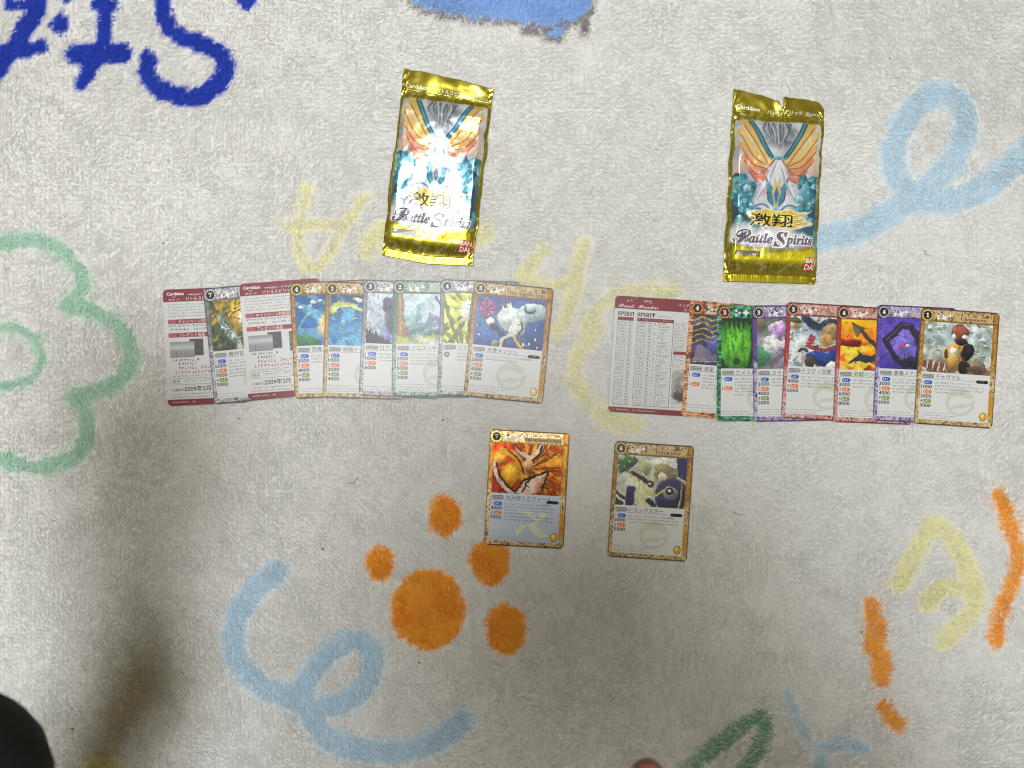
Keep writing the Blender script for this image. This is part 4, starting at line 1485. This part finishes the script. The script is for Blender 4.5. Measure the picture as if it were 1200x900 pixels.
# the two single cards
m, a = E((574.8, 502.8), (566.8, 638), 3.2)
game_card('trading_card', m, a, 'shiny gold foil card numbered 7 lying alone beside the orange paw', 'gold', 7, '大天使ミカファール', (4000, 7000), art_blaze, 52, '𝐓𝐡𝐞 𝐀𝐫𝐜𝐀𝐧𝐠𝐞𝐥𝐢𝐚 𝐌𝐢𝐤𝐚', (SUM, None, None, None, None, None), row=False, foil=True, panel=(178, 185, 196), water='X')
m, a = E((720.2, 516.4), (711.7, 652.4), 3.8)
game_card('trading_card', m, a, 'gold framed card numbered 6 with navy and cream picture, lying alone', 'gold', 6, 'トリックスター', (3000, 5000), art_jester, 55, '𝐓𝐫𝐢𝐜𝐤𝐬𝐭𝐞𝐫', (SUM, None, None), row=False)

# ------------------------------------------------------------------ foil booster packs
PW, PH = 68.0, 138.0


def foil_material():
    m = bpy.data.materials.new('pack_foil')
    m.use_nodes = True
    nt = m.node_tree
    b = nt.nodes['Principled BSDF']
    a = nt.nodes.new('ShaderNodeAttribute')
    a.attribute_name = 'col'
    k = nt.nodes.new('ShaderNodeAttribute')
    k.attribute_name = 'met'
    nt.links.new(a.outputs['Color'], b.inputs['Base Color'])
    nt.links.new(k.outputs['Fac'], b.inputs['Metallic'])
    b.inputs['Roughness'].default_value = 0.25
    b.inputs['Coat Weight'].default_value = 0.35
    b.inputs['Coat Roughness'].default_value = 0.16
    tc = nt.nodes.new('ShaderNodeTexCoord')
    n = nt.nodes.new('ShaderNodeTexNoise')
    n.inputs['Scale'].default_value = 260
    n.inputs['Detail'].default_value = 3
    bp = nt.nodes.new('ShaderNodeBump')
    bp.inputs['Strength'].default_value = 0.10
    bp.inputs['Distance'].default_value = 0.0006
    nt.links.new(tc.outputs['Object'], n.inputs['Vector'])
    nt.links.new(n.outputs['Fac'], bp.inputs['Height'])
    nt.links.new(bp.outputs['Normal'], b.inputs['Normal'])
    return m


PACK_FOIL = foil_material()
pack_ink = mat('pack_print', rough=0.32, spec=0.5, attr='col', coat=0.3, coat_rough=0.18)


def pack_art(X, Y):
    """sRGB colour and metal share; X, Y mm from the top-left"""
    c = Canvas(X, Y)
    gold = np.array((188, 174, 60))
    c.c[:] = gold
    met = np.full(X.size, 0.86)
    c.blend((vnoise(X / 6, Y / 9, 4) - 0.35) * 0.5, (136, 120, 36))
    # header ornament
    wx = X + (fbm(X / 4, Y / 4, 5, 2) - 0.5) * 7
    wy = Y + (fbm(X / 4 + 5, Y / 4, 6, 2) - 0.5) * 7
    rid = 1 - np.abs(vnoise(wx / 3, wy / 3, 7) - 0.5) * 2
    c.blend(sstep(0.78, 0.93, rid) * sstep(13.5, 15.5, Y) * sstep(22, 19, Y) * 0.8, (240, 236, 170))
    c.blend(sstep(0.78, 0.93, rid) * sstep(116, 121, Y) * sstep(132, 129, Y) * 0.7, (244, 240, 190))
    # picture window
    edge = (vnoise(X / 5, Y / 5, 9) - 0.5) * 1.6
    win = sstep(2.0, 2.8, X + edge * 0.6) * sstep(PW - 2.0, PW - 2.8, X + edge * 0.6) * sstep(18.6, 20.2, Y + edge) * sstep(114.5, 110.5, Y + edge * 2 - 2.5 * np.cos((X - 34) / 14))
    k = Canvas(X, Y)
    k.c[:] = (206, 208, 214)
    k.wash(0.05, 11, 0.45, 0.62, (238, 238, 242), 0.9)
    k.wash(0.07, 13, 0.5, 0.66, (150, 150, 178), 0.55)
    k.ell(34, 30, 13, 10, (128, 138, 150), 0, 0.35, rough=0.0)
    k.wash(0.30, 15, 0.5, 0.6, (226, 230, 234), 0.35)
    k.ell(9, 54, 4, 10, (222, 150, 96), 0.2, 0.5, 0.6)
    k.ell(60, 54, 4, 10, (222, 170, 130), -0.2, 0.5, 0.6)
    rs = random.Random(8)
    for i in range(46):
        x_, y_ = rs.uniform(6, 62), rs.uniform(20, 66)
        k.line([(x_, y_), (x_ + rs.uniform(-5, 5), y_ + rs.uniform(2, 7)), (x_ + rs.uniform(-7, 7), y_ + rs.uniform(6, 13))], rs.uniform(0.2, 0.7), rs.choice([(240, 242, 246), (150, 158, 178), (196, 188, 206), (110, 122, 140)]), 0.3, 0.7, taper=True)
    for i in range(16):
        x_ = rs.uniform(24, 44)
        k.line([(x_, 21), (x_ + rs.uniform(-2, 2), 27), (34 + (x_ - 34) * 0.5, 36)], 0.7, rs.choice([(60, 70, 84), (92, 104, 118), (222, 226, 232)]), 0.3, 0.85, taper=True)
    # swept feather bands, mirrored
    for s in (-1, 1):
        def q(dx, y):
            return (34 + s * dx, y)
        bands = [((236, 190, 92), [q(6, 50), q(14, 38), q(25, 21)], 3.3), ((242, 200, 112), [q(7, 51), q(18, 44), q(28, 29)], 2.7), ((240, 176, 96), [q(8, 53), q(18, 50), q(27, 39)], 2.6), ((232, 140, 92), [q(9, 57), q(16, 57), q(24, 48)], 2.4), ((228, 120, 96), [q(10, 62), q(15, 63), q(20, 56)], 2.0)]
        for colr, pts, w in bands:
            k.line(pts, w, colr, 0.7)
        for colr, pts, w in bands:
            o = [(x + s * 0.4, y + w * 0.95) for x, y in pts]
            k.line(o, 0.32, (96, 62, 42), 0.25, 0.85)
        k.line([q(5, 47), q(11, 38), q(20, 20)], 1.7, (54, 142, 172), 0.5)
        k.line([q(6.4, 47), q(12.6, 38), q(21.6, 20)], 0.4, (30, 50, 66), 0.3)
        k.line([q(4, 47), q(9.6, 38), q(18.4, 20)], 0.4, (30, 50, 66), 0.3)
    # pale drapes and kite-shaped heart
    for s in (-1, 1):
        k.tri([(34 + s * 1, 48), (34 + s * 12, 70), (34 + s * 17, 82), (34 + s * 4, 80)], (238, 236, 240), 0.5)
        k.tri([(34 + s * 5, 60), (34 + s * 10, 74), (34 + s * 5, 76)], (240, 170, 176), 0.8, 0.8)
        k.line([(34 + s * 2, 48), (34 + s * 9, 57), (34 + s * 12, 58)], 0.5, (120, 96, 100), 0.3)
        k.tri([(34 + s * 1, 72), (34 + s * 8, 62), (34 + s * 6, 78), (34 + s * 2, 84)], (44, 130, 160), 0.4)
        k.line([(34 + s * 8, 62), (34 + s * 6, 78), (34 + s * 2, 84)], 0.35, (24, 50, 84), 0.25, smooth=False)
        k.tri([(34 + s * 2, 88), (34 + s * 14, 84), (34 + s * 20, 90), (34 + s * 8, 94)], (70, 112, 176), 0.5)
        k.tri([(34 + s * 6, 88), (34 + s * 15, 85.5), (34 + s * 18, 89), (34 + s * 9, 91)], (208, 222, 240), 0.5)
    k.tri([(34, 62), (37.6, 72), (34, 84), (30.4, 72)], (226, 198, 96), 0.4)
    k.tri([(34, 68), (36, 74), (34, 82), (32, 74)], (70, 100, 180), 0.4)
    k.tri([(34, 44), (39, 56), (34, 66), (29, 56)], (244, 242, 244), 0.5)
    k.ell(34, 47.5, 2.2, 1.6, (70, 160, 190), 0, 0.3)
    for s in (-1, 1):
        for i in range(7):
            k.line([(34 + s * (1 + i), 50 + 3 * i), (34 + s * (4 + 1.6 * i), 60 + 3 * i), (34 + s * (5 + 2.2 * i), 72 + 2.2 * i)], 0.45, rs.choice([(150, 196, 222), (196, 176, 196), (110, 150, 190)]), 0.25, 0.8, taper=True)
        k.line([(34, 88), (34 + s * 8, 80), (34 + s * 16, 82), (34 + s * 20, 90)], 1.5, (222, 232, 244), 0.4)
        k.line([(34, 90), (34 + s * 8, 82), (34 + s * 16, 84), (34 + s * 19, 91)], 0.5, (54, 96, 160), 0.25)
        k.line([(34, 86), (34 + s * 5, 94), (34 + s * 14, 97)], 1.0, (200, 216, 236), 0.3)
        k.line([(34, 87.5), (34 + s * 5, 95.5), (34 + s * 13, 98.5)], 0.4, (50, 80, 130), 0.25)
    k.ell(34, 87, 3.6, 2.6, (64, 150, 190), 0, 0.2)
    # crystal clusters
    rr = random.Random(5)
    for s in (-1, 1):
        k.ell(34 + s * 26, 76, 9, 14, (64, 140, 160), 0, 0.3)
        k.ell(34 + s * 28, 92, 13, 14, (36, 60, 82), 0, 0.25)
        k.ell(34 + s * 24, 104, 12, 7, (40, 70, 96), 0, 0.3)
        for i in range(44):
            cx = 34 + s * (rr.uniform(16, 31) if i % 3 else rr.uniform(22, 31))
            cy = rr.uniform(62, 88) if i < 28 else rr.uniform(90, 107)
            r = rr.uniform(1.5, 3.8)
            a0 = rr.random() * 6
            p = [(cx + r * math.cos(a0 + t) * rr.uniform(0.8, 1.15), cy + r * math.sin(a0 + t)) for t in (0, 1.3, 2.5, 3.8, 5.1)]
            b = rr.choice([(60, 160, 178), (96, 190, 204), (40, 122, 146), (150, 214, 222), (28, 92, 118)])
            k.tri(p, b, 0.2)
            k.line(p + [p[0]], 0.12, (20, 52, 70), 0.15, 0.8, smooth=False)
            k.tri([p[0], p[1], (cx, cy)], tuple(min(255, v + 46) for v in b), 0.2, 0.8)
            k.tri([p[3], p[4], (cx, cy)], tuple(v * 0.6 for v in b), 0.2, 0.8)
    k.wash(0.22, 17, 0.54, 0.64, (40, 110, 140), 0.0)
    k.ell(34, 108, 28, 8, (240, 241, 244), 0, 0.3)
    k.ell(8, 106, 8, 10, (236, 238, 242), 0, 0.5)
    k.c = k.c * 0.84 + np.array((228, 231, 240)) * 0.16
    # flame-shaped patch behind the big characters
    rays = np.arctan2(Y - 92, (X - 36) * 0.55)
    rad = np.hypot((X - 36) / 22.0, (Y - 92) / 7.4)
    sp = 0.86 + 0.42 * (vnoise(rays * 4.5, rays * 0, 21) - 0.5)
    k.blend(sstep(0.26, 0.10, rad - sp), (248, 246, 238))
    k.blend(sstep(0.06, -0.04, rad - sp), (240, 204, 60))
    k.ell(36, 92, 12, 3.4, (248, 224, 110), 0, 0.6, 0.7)
    c.c = c.c * (1 - win[:, None]) + k.c * win[:, None]
    met = met * (1 - win) + 0.34 * win
    # yellow ground under the title
    yel = sstep(112, 116, Y - 2.5 * np.cos((X - 34) / 14)) * sstep(126, 121, Y) * sstep(3.5, 6, X) * sstep(PW - 2.5, PW - 6, X)
    c.blend(yel * 0.9, (236, 220, 24))
    met = met * (1 - yel) + 0.4 * yel
    c.blend(sstep(PH - 6.5, PH - 5.5, Y), (198, 184, 44))
    return c.c, met


def booster_pack(center, ang, label, top, seed, notch=None, bot=None, lift=0.0):
    root = empty('booster_pack', P(*center, 0.0001), -math.radians(ang))
    tag(root, label, 'card pack', 'foil card packs on the rug')

    def raw_h(X, Y):           # X from the middle, Y from the top, mm
        u = X / (PW / 2)
        au = np.abs(u)
        px_ = sstep(1.0, 0.80, au)
        py_ = sstep(15, 30, Y) * sstep(PH - 4.5, PH - 17, Y)
        h = 0.9 + 6.4 * px_ * py_
        h = h + 0.35 * (1 - u * u) * py_ + lift * px_ * py_ * (1 - Y / PH - 0.9 * sstep(58, 126, Y))
        # pleats under the header and above the foot
        pl = np.sin(X * 0.75 + 3.1 * vnoise(X / 9, Y / 16, seed)) * 0.5 + (vnoise(X / 2.6 + (Y - 20) * 0.05 * u, Y / 14, seed + 1) - 0.5) * 1.5
        h = h + pl * (0.55 * np.exp(-((Y - 22) / 7) ** 2) + 0.38 * np.exp(-((Y - PH + 10) / 5) ** 2)) * (1 - au ** 4)
        # long creases along the sides
        h = h + (vnoise(X / 2.2 + Y * 0.02, Y / 22, seed + 2) - 0.5) * 2.2 * np.exp(-((au - 0.90) / 0.07) ** 2) * py_
        h = h + (vnoise(X / 3.0 + Y / 5.0, Y / 3.2, seed + 4) - 0.5) * 1.1 * np.exp(-((au - 0.93) / 0.06) ** 2)
        # broad dents
        h = h + (fbm(X / 17, Y / 21, seed + 3, 2) - 0.5) * 1.8 * px_ * py_
        h = h + (fbm(X / 5, Y / 6, seed + 6, 2) - 0.5) * 0.42 * px_ * py_
        # heat-seal ribs
        ribs = np.sin(X * 5.2) * np.sin(Y * 5.2) * 0.035 * sstep(15, 13.5, Y) + np.sin(X * 5.2) * 0.05 * sstep(PH - 6, PH - 5.2, Y)
        h = h + ribs + (fbm(X / 13, Y / 9, seed + 5, 2) - 0.5) * 0.9 * sstep(20, 14, Y)
        h = h + (vnoise(X / 11, Y * 0, seed + 8) - 0.4) * 2.0 * sstep(14, 0, Y)
        if notch is not None:
            d = np.hypot((X - notch) / 3.2, (Y - 13) / 4.5)
            h = h + np.exp(-d * d) * 1.4 * np.sin(X * 2.2 + Y)
            h = h + np.exp(-((X - notch) / 4.0) ** 2) * sstep(16, 2, Y) * 1.6
        return np.maximum(h, 0.25)

    def warp_xy(X, Y):
        """the outline is not a clean rectangle"""
        x2 = X + (vnoise(Y / 13, X * 0 + np.sign(X), seed + 11) - 0.5) * 1.6 * np.abs(X / 34)
        x2 = x2 + (vnoise(Y / 3, X * 0 + np.sign(X), seed + 12) - 0.5) * 0.5 * np.abs(X / 34) ** 3
        y2 = Y + np.interp(X, [q[0] for q in top], [q[1] for q in top]) * sstep(24, 0, Y)
        if bot:
            y2 = y2 + np.interp(X, [q[0] for q in bot], [q[1] for q in bot]) * sstep(PH - 24, PH, Y)
        y2 = y2 + (vnoise(X / 4, X * 0, seed + 13) - 0.5) * 0.7 * (Y < 1.0)
        return x2, y2

    nx, ny = 161, 321
    gx, gy = np.meshgrid(np.linspace(-PW / 2, PW / 2, nx), np.linspace(0, PH, ny))
    X, Y = gx.ravel(), gy.ravel()
    colr, met = pack_art(X + PW / 2, Y)
    Z = raw_h(X, Y)
    xw, yw = warp_xy(X, Y)
    idx = np.arange(nx * ny).reshape(ny, nx)
    Q = np.stack([idx[1:, :-1], idx[1:, 1:], idx[:-1, 1:], idx[:-1, :-1]], -1).reshape(-1, 4)
    qx, qy = X[Q].mean(1), Y[Q].mean(1)
    keep = np.ones(len(Q), bool)
    if notch is not None:
        keep = ~(np.abs(qx - notch - 0.25 * (qy - 4)) < 2.0 * (1 - qy / 8.5))
    for nm, sel in (('top_seal', qy < 14.0), ('wrapper', (qy >= 14.0) & (qy <= PH - 5.8)), ('bottom_seal', qy > PH - 5.8)):
        q = Q[sel & keep]
        used = np.unique(q)
        re = np.full(X.size, -1)
        re[used] = np.arange(used.size)
        q = re[q]
        co = np.stack([xw[used], PH / 2 - yw[used], Z[used]], 1) * MM
        n = len(co)
        # rear face: the same sheet folded to the back, closed along its border
        back = co.copy()
        back[:, 2] = np.minimum(0.00012, co[:, 2] * 0.3)
        ed = {}
        for f in q.tolist():
            for i in range(4):
                a_, b_ = f[i], f[(i + 1) % 4]
                if (b_, a_) in ed:
                    del ed[(b_, a_)]
                else:
                    ed[(a_, b_)] = 1
        faces = q.tolist() + [[b_, a_, a_ + n, b_ + n] for a_, b_ in ed]
        me = bpy.data.meshes.new(nm)
        me.from_pydata(np.concatenate([co, back]).tolist(), [], faces + [[i + n for i in f[::-1]] for f in q[::1].tolist()])
        cc = lin(np.clip(colr[used], 0, 255))
        ca = me.color_attributes.new('col', 'FLOAT_COLOR', 'POINT')
        cc = np.concatenate([cc, np.ones((n, 1))], 1)
        ca.data.foreach_set('color', np.concatenate([cc, cc]).astype(np.float32).ravel())
        ma = me.attributes.new('met', 'FLOAT', 'POINT')
        ma.data.foreach_set('value', np.concatenate([met[used], met[used]]).astype(np.float32))
        me.shade_smooth()
        link(nm, me, PACK_FOIL, root)

    def warp(v):
        v = v.copy()
        x2, y2 = warp_xy(v[:, 0], PH / 2 - v[:, 1])
        z = raw_h(v[:, 0], PH / 2 - v[:, 1])
        v[:, 0], v[:, 1] = x2, PH / 2 - y2
        v[:, 2] += z
        return v

    def ink(z=0.12):
        return Ink(z, PW, PH)
    wt = hexlin(246, 244, 226)
    k = ink()
    k.text('Carddass', 2.6, 12.0, 2.6, wt, w=17.5, offset=0.02)
    k.text('バトルスピリッツ', 26.0, 12.4, 3.0, wt, w=26, cap=0.8, offset=0.01)
    k.build('header_lettering', root, pack_ink, warp=warp)
    k = ink()
    k.rect(54.5, 9.6, 65.0, 12.9, hexlin(214, 204, 140))
    k.rect(54.9, 10.0, 64.6, 12.5, hexlin(70, 64, 24), 0.03)
    k.text('BS03', 55.6, 12.2, 1.9, wt, w=8.4, dz=0.06)
    k.build('code_box', root, pack_ink, warp=warp)
    k = ink(0.14)
    k.text('激翔', 15.5, 97.0, 9.4, hexlin(250, 236, 140), w=31, cap=0.92, offset=0.05)
    k.text('激翔', 15.5, 97.0, 9.4, hexlin(26, 24, 28), w=31, cap=0.92, dz=0.05, offset=0.012)
    for i in range(3):
        y = 88 + 3.2 * i
        k.poly([(45, y + 1.2), (52, y - 0.3), (60 - 2 * i, y - 2.4), (53, y + 1.6), (46, y + 2.3)][::-1], hexlin(250, 240, 190))
        k.poly([(45.5, y + 1.5), (52, y + 0.3), (58.5 - 2 * i, y - 1.6), (53, y + 1.3), (46, y + 2.0)][::-1], hexlin(200, 150, 60), 0.04)
    k.build('series_lettering', root, pack_ink, warp=warp)
    k = ink(0.16)
    white = hexlin(250, 250, 250)
    dk = hexlin(72, 58, 84)
    for o_, cc_, dz_ in ((0.075, white, 0.0), (0.02, dk, 0.05), (-0.012, hexlin(118, 104, 128), 0.09)):
        k.text('𝓑', 4.6, 110.6, 10.0, cc_, w=12.5, dz=dz_, offset=o_, cap=0.64)
        k.text('𝒂𝒕𝒕𝒍𝒆', 15.6, 110.2, 7.0, cc_, w=17.0, dz=dz_ + 0.006, offset=o_ * 1.1)
        k.text('𝑺', 33.8, 112.0, 10.4, cc_, w=9.4, dz=dz_, offset=o_, cap=0.70)
        k.text('𝒑𝒊𝒓𝒊𝒕𝒔', 42.6, 110.2, 7.0, cc_, w=19.5, dz=dz_ + 0.006, offset=o_ * 1.1)
    k.build('title_lettering', root, pack_ink, warp=warp)
    k = ink()
    k.micro(14, 36, 114.4, 1.5, hexlin(96, 90, 104), seed)
    k.micro(41, 57, 114.4, 1.5, hexlin(96, 90, 104), seed + 1)
    k.micro(25.5, 42, 119.6, 2.4, hexlin(206, 214, 186), seed + 2)
    k.micro(43, 56, 119.6, 2.2, hexlin(120, 116, 40), seed + 3)
    k.micro(14, 36, 124.2, 1.0, hexlin(150, 140, 30), seed + 4)
    k.build('small_lettering', root, pack_ink, warp=warp)
    k = ink()
    k.rect(6.2, 116.2, 24.2, 120.4, hexlin(104, 92, 78))
    k.text('全111＋4種', 7.2, 119.7, 2.8, wt, w=16, cap=0.80, dz=0.05, offset=0.012)
    k.build('count_box', root, pack_ink, warp=warp)
    k = ink()
    n = 4
    for i in range(n):
        for j in range(n):
            k.rect(57.0 + 2.3 * i, 119.0 + 2.4 * j, 59.3 + 2.3 * i, 121.4 + 2.4 * j, hexlin(206, 34, 40))
    k.text('BAN', 57.6, 123.3, 3.7, white, w=8.0, dz=0.3, offset=0.015)
    k.text('DAI', 57.6, 128.0, 3.7, white, w=6.9, dz=0.3, offset=0.015)
    k.build('maker_logo', root, pack_ink, warp=warp)
    return root


booster_pack((513.5, 199.5), 6.6, 'gold foil card pack with the lamp glaring on it, the left of two', [(-34, -3.0), (0, 0.3), (20, 3.2), (34, 4.6)], 5, bot=[(-34, -1.6), (0, 1.0), (34, -1.4)], lift=3.6)
booster_pack((906.5, 222.5), 2.9, 'gold foil card pack with a torn notch in its top, the right of two', [(-34, -3.6), (-12, 0.2), (2, 4.4), (4, 0.6), (20, 1.0), (30, 2.8), (34, 8.0)], 9, notch=3.0, bot=[(-34, 0.6), (34, -0.6)])
# ------------------------------------------------------------------ the person taking the photograph: only a sleeve and a toe reach the frame
def build_person():
    root = empty('person', (0.0, -0.66, -0.003))
    tag(root, 'person in dark clothes sitting at the rug edge, dark sleeve and bare toe showing', 'person')
    off = Vector(root.location)
    V, Ed, R = [], [], []

    def node(p, r, frm=None):
        V.append(Vector(p) - off)
        R.append(r)
        if frm is not None:
            Ed.append((frm, len(V) - 1))
        return len(V) - 1

    def chain(frm, *pr):
        for p, r in pr:
            frm = node(p, r, frm)
        return frm
    pel = node((0, -0.68, 0.12), 0.13)
    ch = chain(pel, ((0, -0.66, 0.25), 0.125), ((0, -0.575, 0.41), 0.135), ((0, -0.44, 0.55), 0.13))
    nk = chain(ch, ((-0.015, -0.26, 0.69), 0.058), ((-0.025, -0.19, 0.742), 0.052))
    hd = chain(nk, ((-0.04, -0.105, 0.785), 0.082), ((-0.04, -0.035, 0.822), 0.096), ((-0.04, -0.002, 0.868), 0.076))
    skin_pts = []
    for s in (-1, 1):
        sh = chain(ch, ((s * 0.10, -0.385, 0.62), 0.075), ((s * 0.175, -0.345, 0.60), 0.062))
        if s < 0:
            # left hand lifted beside the cards, its dark elbow in the lower left of the frame
            wr = chain(sh, ((-0.262, -0.335, 0.44), 0.042), ((-0.290, -0.255, 0.29), 0.038), ((-0.268, -0.198, 0.205), 0.040), ((-0.250, -0.182, 0.222), 0.040), ((-0.262, -0.115, 0.325), 0.022), ((-0.252, -0.070, 0.390), 0.030))
            pm = chain(wr, ((-0.252, -0.038, 0.415), 0.026), ((-0.246, -0.012, 0.414), 0.023))
            for k in range(4):
                chain(pm, ((-0.274 + 0.018 * k, 0.012 - 0.004 * abs(k - 1), 0.408), 0.0095), ((-0.276 + 0.019 * k, 0.036 - 0.005 * abs(k - 1), 0.394), 0.0085), ((-0.276 + 0.019 * k, 0.048 - 0.005 * abs(k - 1), 0.376), 0.0078))
            chain(wr, ((-0.232, -0.050, 0.402), 0.0125), ((-0.212, -0.022, 0.392), 0.0105), ((-0.208, 0.0, 0.384), 0.0085))
        else:
            # right hand round the lower half of the phone
            wr = chain(sh, ((0.245, -0.30, 0.50), 0.047), ((0.215, -0.285, 0.425), 0.043), ((0.150, -0.190, 0.510), 0.034), ((0.100, -0.095, 0.598), 0.028))
            pm = chain(wr, ((0.080, -0.078, 0.618), 0.025), ((0.064, -0.076, 0.630), 0.022))
            for k in range(4):
                chain(pm, ((0.050, -0.062 - 0.019 * k, 0.634), 0.0095), ((0.036, -0.060 - 0.019 * k, 0.614), 0.0085), ((0.012, -0.062 - 0.019 * k, 0.613), 0.0078))
            chain(wr, ((0.080, -0.062, 0.640), 0.0125), ((0.046, -0.075, 0.650), 0.0105), ((0.024, -0.062, 0.648), 0.0085))
    # left leg: folded under
    lh = chain(pel, ((-0.10, -0.66, 0.10), 0.10))
    lk = chain(lh, ((-0.27, -0.54, 0.115), 0.080), ((-0.385, -0.40, 0.108), 0.064), ((-0.410, -0.345, 0.098), 0.058))
    la = chain(lk, ((-0.30, -0.40, 0.062), 0.052), ((-0.12, -0.455, 0.055), 0.046), ((-0.02, -0.475, 0.045), 0.034))
    chain(la, ((0.04, -0.475, 0.035), 0.030), ((0.10, -0.46, 0.025), 0.024), ((0.135, -0.45, 0.02), 0.014))
    # right leg: folded in front, its big toe just inside the lower edge
    rh = chain(pel, ((0.10, -0.66, 0.10), 0.10))
    rk = chain(rh, ((0.30, -0.56, 0.115), 0.080), ((0.43, -0.49, 0.10), 0.062), ((0.475, -0.465, 0.095), 0.055))
    ra = chain(rk, ((0.40, -0.425, 0.062), 0.052), ((0.27, -0.405, 0.055), 0.046), ((0.20, -0.395, 0.045), 0.034))
    ball = chain(ra, ((0.155, -0.35, 0.035), 0.030), ((0.122, -0.318, 0.024), 0.024))
    chain(ball, ((0.100, -0.294, 0.016), 0.0135), ((0.095, -0.274, 0.0155), 0.0125))
    for k in range(4):
        chain(ball, ((0.084 - 0.011 * k, -0.312 - 0.011 * k, 0.013), 0.0095), ((0.072 - 0.011 * k, -0.300 - 0.012 * k, 0.011), 0.0085))
    me = bpy.data.meshes.new('body')
    me.from_pydata([tuple(v) for v in V], Ed, [])
    tmp = bpy.data.objects.new('body', me)
    COL.objects.link(tmp)
    sm = tmp.modifiers.new('skin', 'SKIN')
    sm.use_smooth_shade = True
    for i, sv in enumerate(me.skin_vertices[0].data):
        sv.radius = (R[i], R[i])
        sv.use_root = (i == 0)
    ss = tmp.modifiers.new('sub', 'SUBSURF')
    ss.levels = ss.render_levels = 2
    dg = bpy.context.evaluated_depsgraph_get()
    body_me = bpy.data.meshes.new_from_object(tmp.evaluated_get(dg))
    bpy.data.objects.remove(tmp)
    skin = mat('skin', color=(0.80, 0.22, 0.19), rough=0.5, Subsurface_Weight=0.12, Subsurface_Radius=(0.008, 0.003, 0.0015))
    cloth = bpy.data.materials.new('dark_cloth')
    cloth.use_nodes = True
    b = cloth.node_tree.nodes['Principled BSDF']
    nz = cloth.node_tree.nodes.new('ShaderNodeTexNoise')
    nz.inputs['Scale'].default_value = 900
    cr = cloth.node_tree.nodes.new('ShaderNodeValToRGB')
    cr.color_ramp.elements[0].color = (0.008, 0.011, 0.010, 1)
    cr.color_ramp.elements[1].color = (0.022, 0.028, 0.026, 1)
    cloth.node_tree.links.new(nz.outputs['Fac'], cr.inputs['Fac'])
    cloth.node_tree.links.new(cr.outputs['Color'], b.inputs['Base Color'])
    b.inputs['Roughness'].default_value = 0.95
    b.inputs['Specular IOR Level'].default_value = 0.1
    b.inputs['Sheen Weight'].default_value = 0.05
    body_me.materials.clear()
    body = link('body', body_me, [cloth, skin], root)
    for p in body_me.polygons:
        c = p.center + off
        bare = False
        if c.z > 0.70 and abs(c.x + 0.03) < 0.125 and -0.22 < c.y < 0.12:
            bare = True                                   # head and neck
        if (c.y > -0.13 and c.z > 0.582 and c.z < 0.68 and 0 < c.x < 0.13) or (c.x < 0 and c.y > -0.072 and 0.3 < c.z < 0.5):
            bare = True                                   # hands
        if c.z < 0.09 and -0.03 < c.x < 0.20 and c.y > -0.52:
            bare = True                                   # feet
        p.material_index = 1 if bare else 0
    # hair and face
    hair = mat('dark_hair', color=(0.012, 0.010, 0.009), rough=0.45)
    bm = bmesh.new()
    bmesh.ops.create_uvsphere(bm, u_segments=28, v_segments=18, radius=1.0)
    for v in bm.verts:
        n = (vnoise(np.array([v.co.x * 6]), np.array([v.co.z * 3 + v.co.y * 5]), 3)[0] - 0.5) * 0.12
        v.co *= 1 + n
        v.co = Vector((v.co.x * 0.098, v.co.y * 0.102, v.co.z * 0.092))
    bmesh.ops.delete(bm, geom=[v for v in bm.verts if v.co.z < -0.015 and v.co.y > -0.03 or v.co.z < -0.06], context='VERTS')
    hm = bpy.data.meshes.new('hair')
    bm.to_mesh(hm)
    bm.free()
    hm.shade_smooth()
    ho = link('hair', hm, hair, root)
    ho.location = Vector((-0.04, -0.047, 0.850)) - off
    ho.rotation_euler = (math.radians(-35), 0, 0)
    for sx in (-0.033, 0.033):
        bm = bmesh.new()
        bmesh.ops.create_uvsphere(bm, u_segments=12, v_segments=8, radius=0.012)
        em = bpy.data.meshes.new('eye')
        bm.to_mesh(em)
        bm.free()
        em.shade_smooth()
        eo = link('eye', em, mat('eye_dark', color=(0.05, 0.035, 0.03), rough=0.1), root)
        eo.location = Vector((sx - 0.04, 0.026, 0.777)) - off
    bm = bmesh.new()
    bmesh.ops.create_cone(bm, segments=10, radius1=0.017, radius2=0.006, depth=0.04, cap_ends=True)
    nm = bpy.data.meshes.new('nose')
    bm.to_mesh(nm)
    bm.free()
    nm.shade_smooth()
    no = link('nose', nm, skin, root)
    no.location = Vector((-0.04, 0.010, 0.750)) - off
    no.rotation_euler = (math.radians(-30), 0, 0)
    return root


def build_phone():
    """held flat above the rug; the photograph is taken through its lens, so it is never in its own picture"""
    root = empty('phone', (0.004, -0.050, 0.6245))
    tag(root, 'dark phone held flat in one hand above the cards', 'phone')
    bm = bmesh.new()
    bmesh.ops.create_cube(bm, size=1.0)
    bmesh.ops.scale(bm, vec=(0.075, 0.158, 0.008), verts=bm.verts)
    bmesh.ops.translate(bm, vec=(0, 0, 0.004), verts=bm.verts)
    bmesh.ops.bevel(bm, geom=[e for e in bm.edges if abs(e.verts[0].co.z - e.verts[1].co.z) > 0.004], offset=0.009, segments=5, affect='EDGES')
    bmesh.ops.bevel(bm, geom=list(bm.edges), offset=0.0012, segments=2, affect='EDGES', clamp_overlap=True)
    m = bpy.data.meshes.new('case')
    bm.to_mesh(m)
    bm.free()
    link('case', m, mat('phone_case', color=(0.02, 0.02, 0.022), rough=0.35), root)
    me = bpy.data.meshes.new('screen')
    me.from_pydata([(-0.033, -0.074, 0.00815), (0.033, -0.074, 0.00815), (0.033, 0.074, 0.00815), (-0.033, 0.074, 0.00815)], [], [(0, 1, 2, 3)])
    link('screen', me, mat('phone_screen', color=(0.03, 0.03, 0.035), rough=0.08), root)
    return root


build_person()
build_phone()
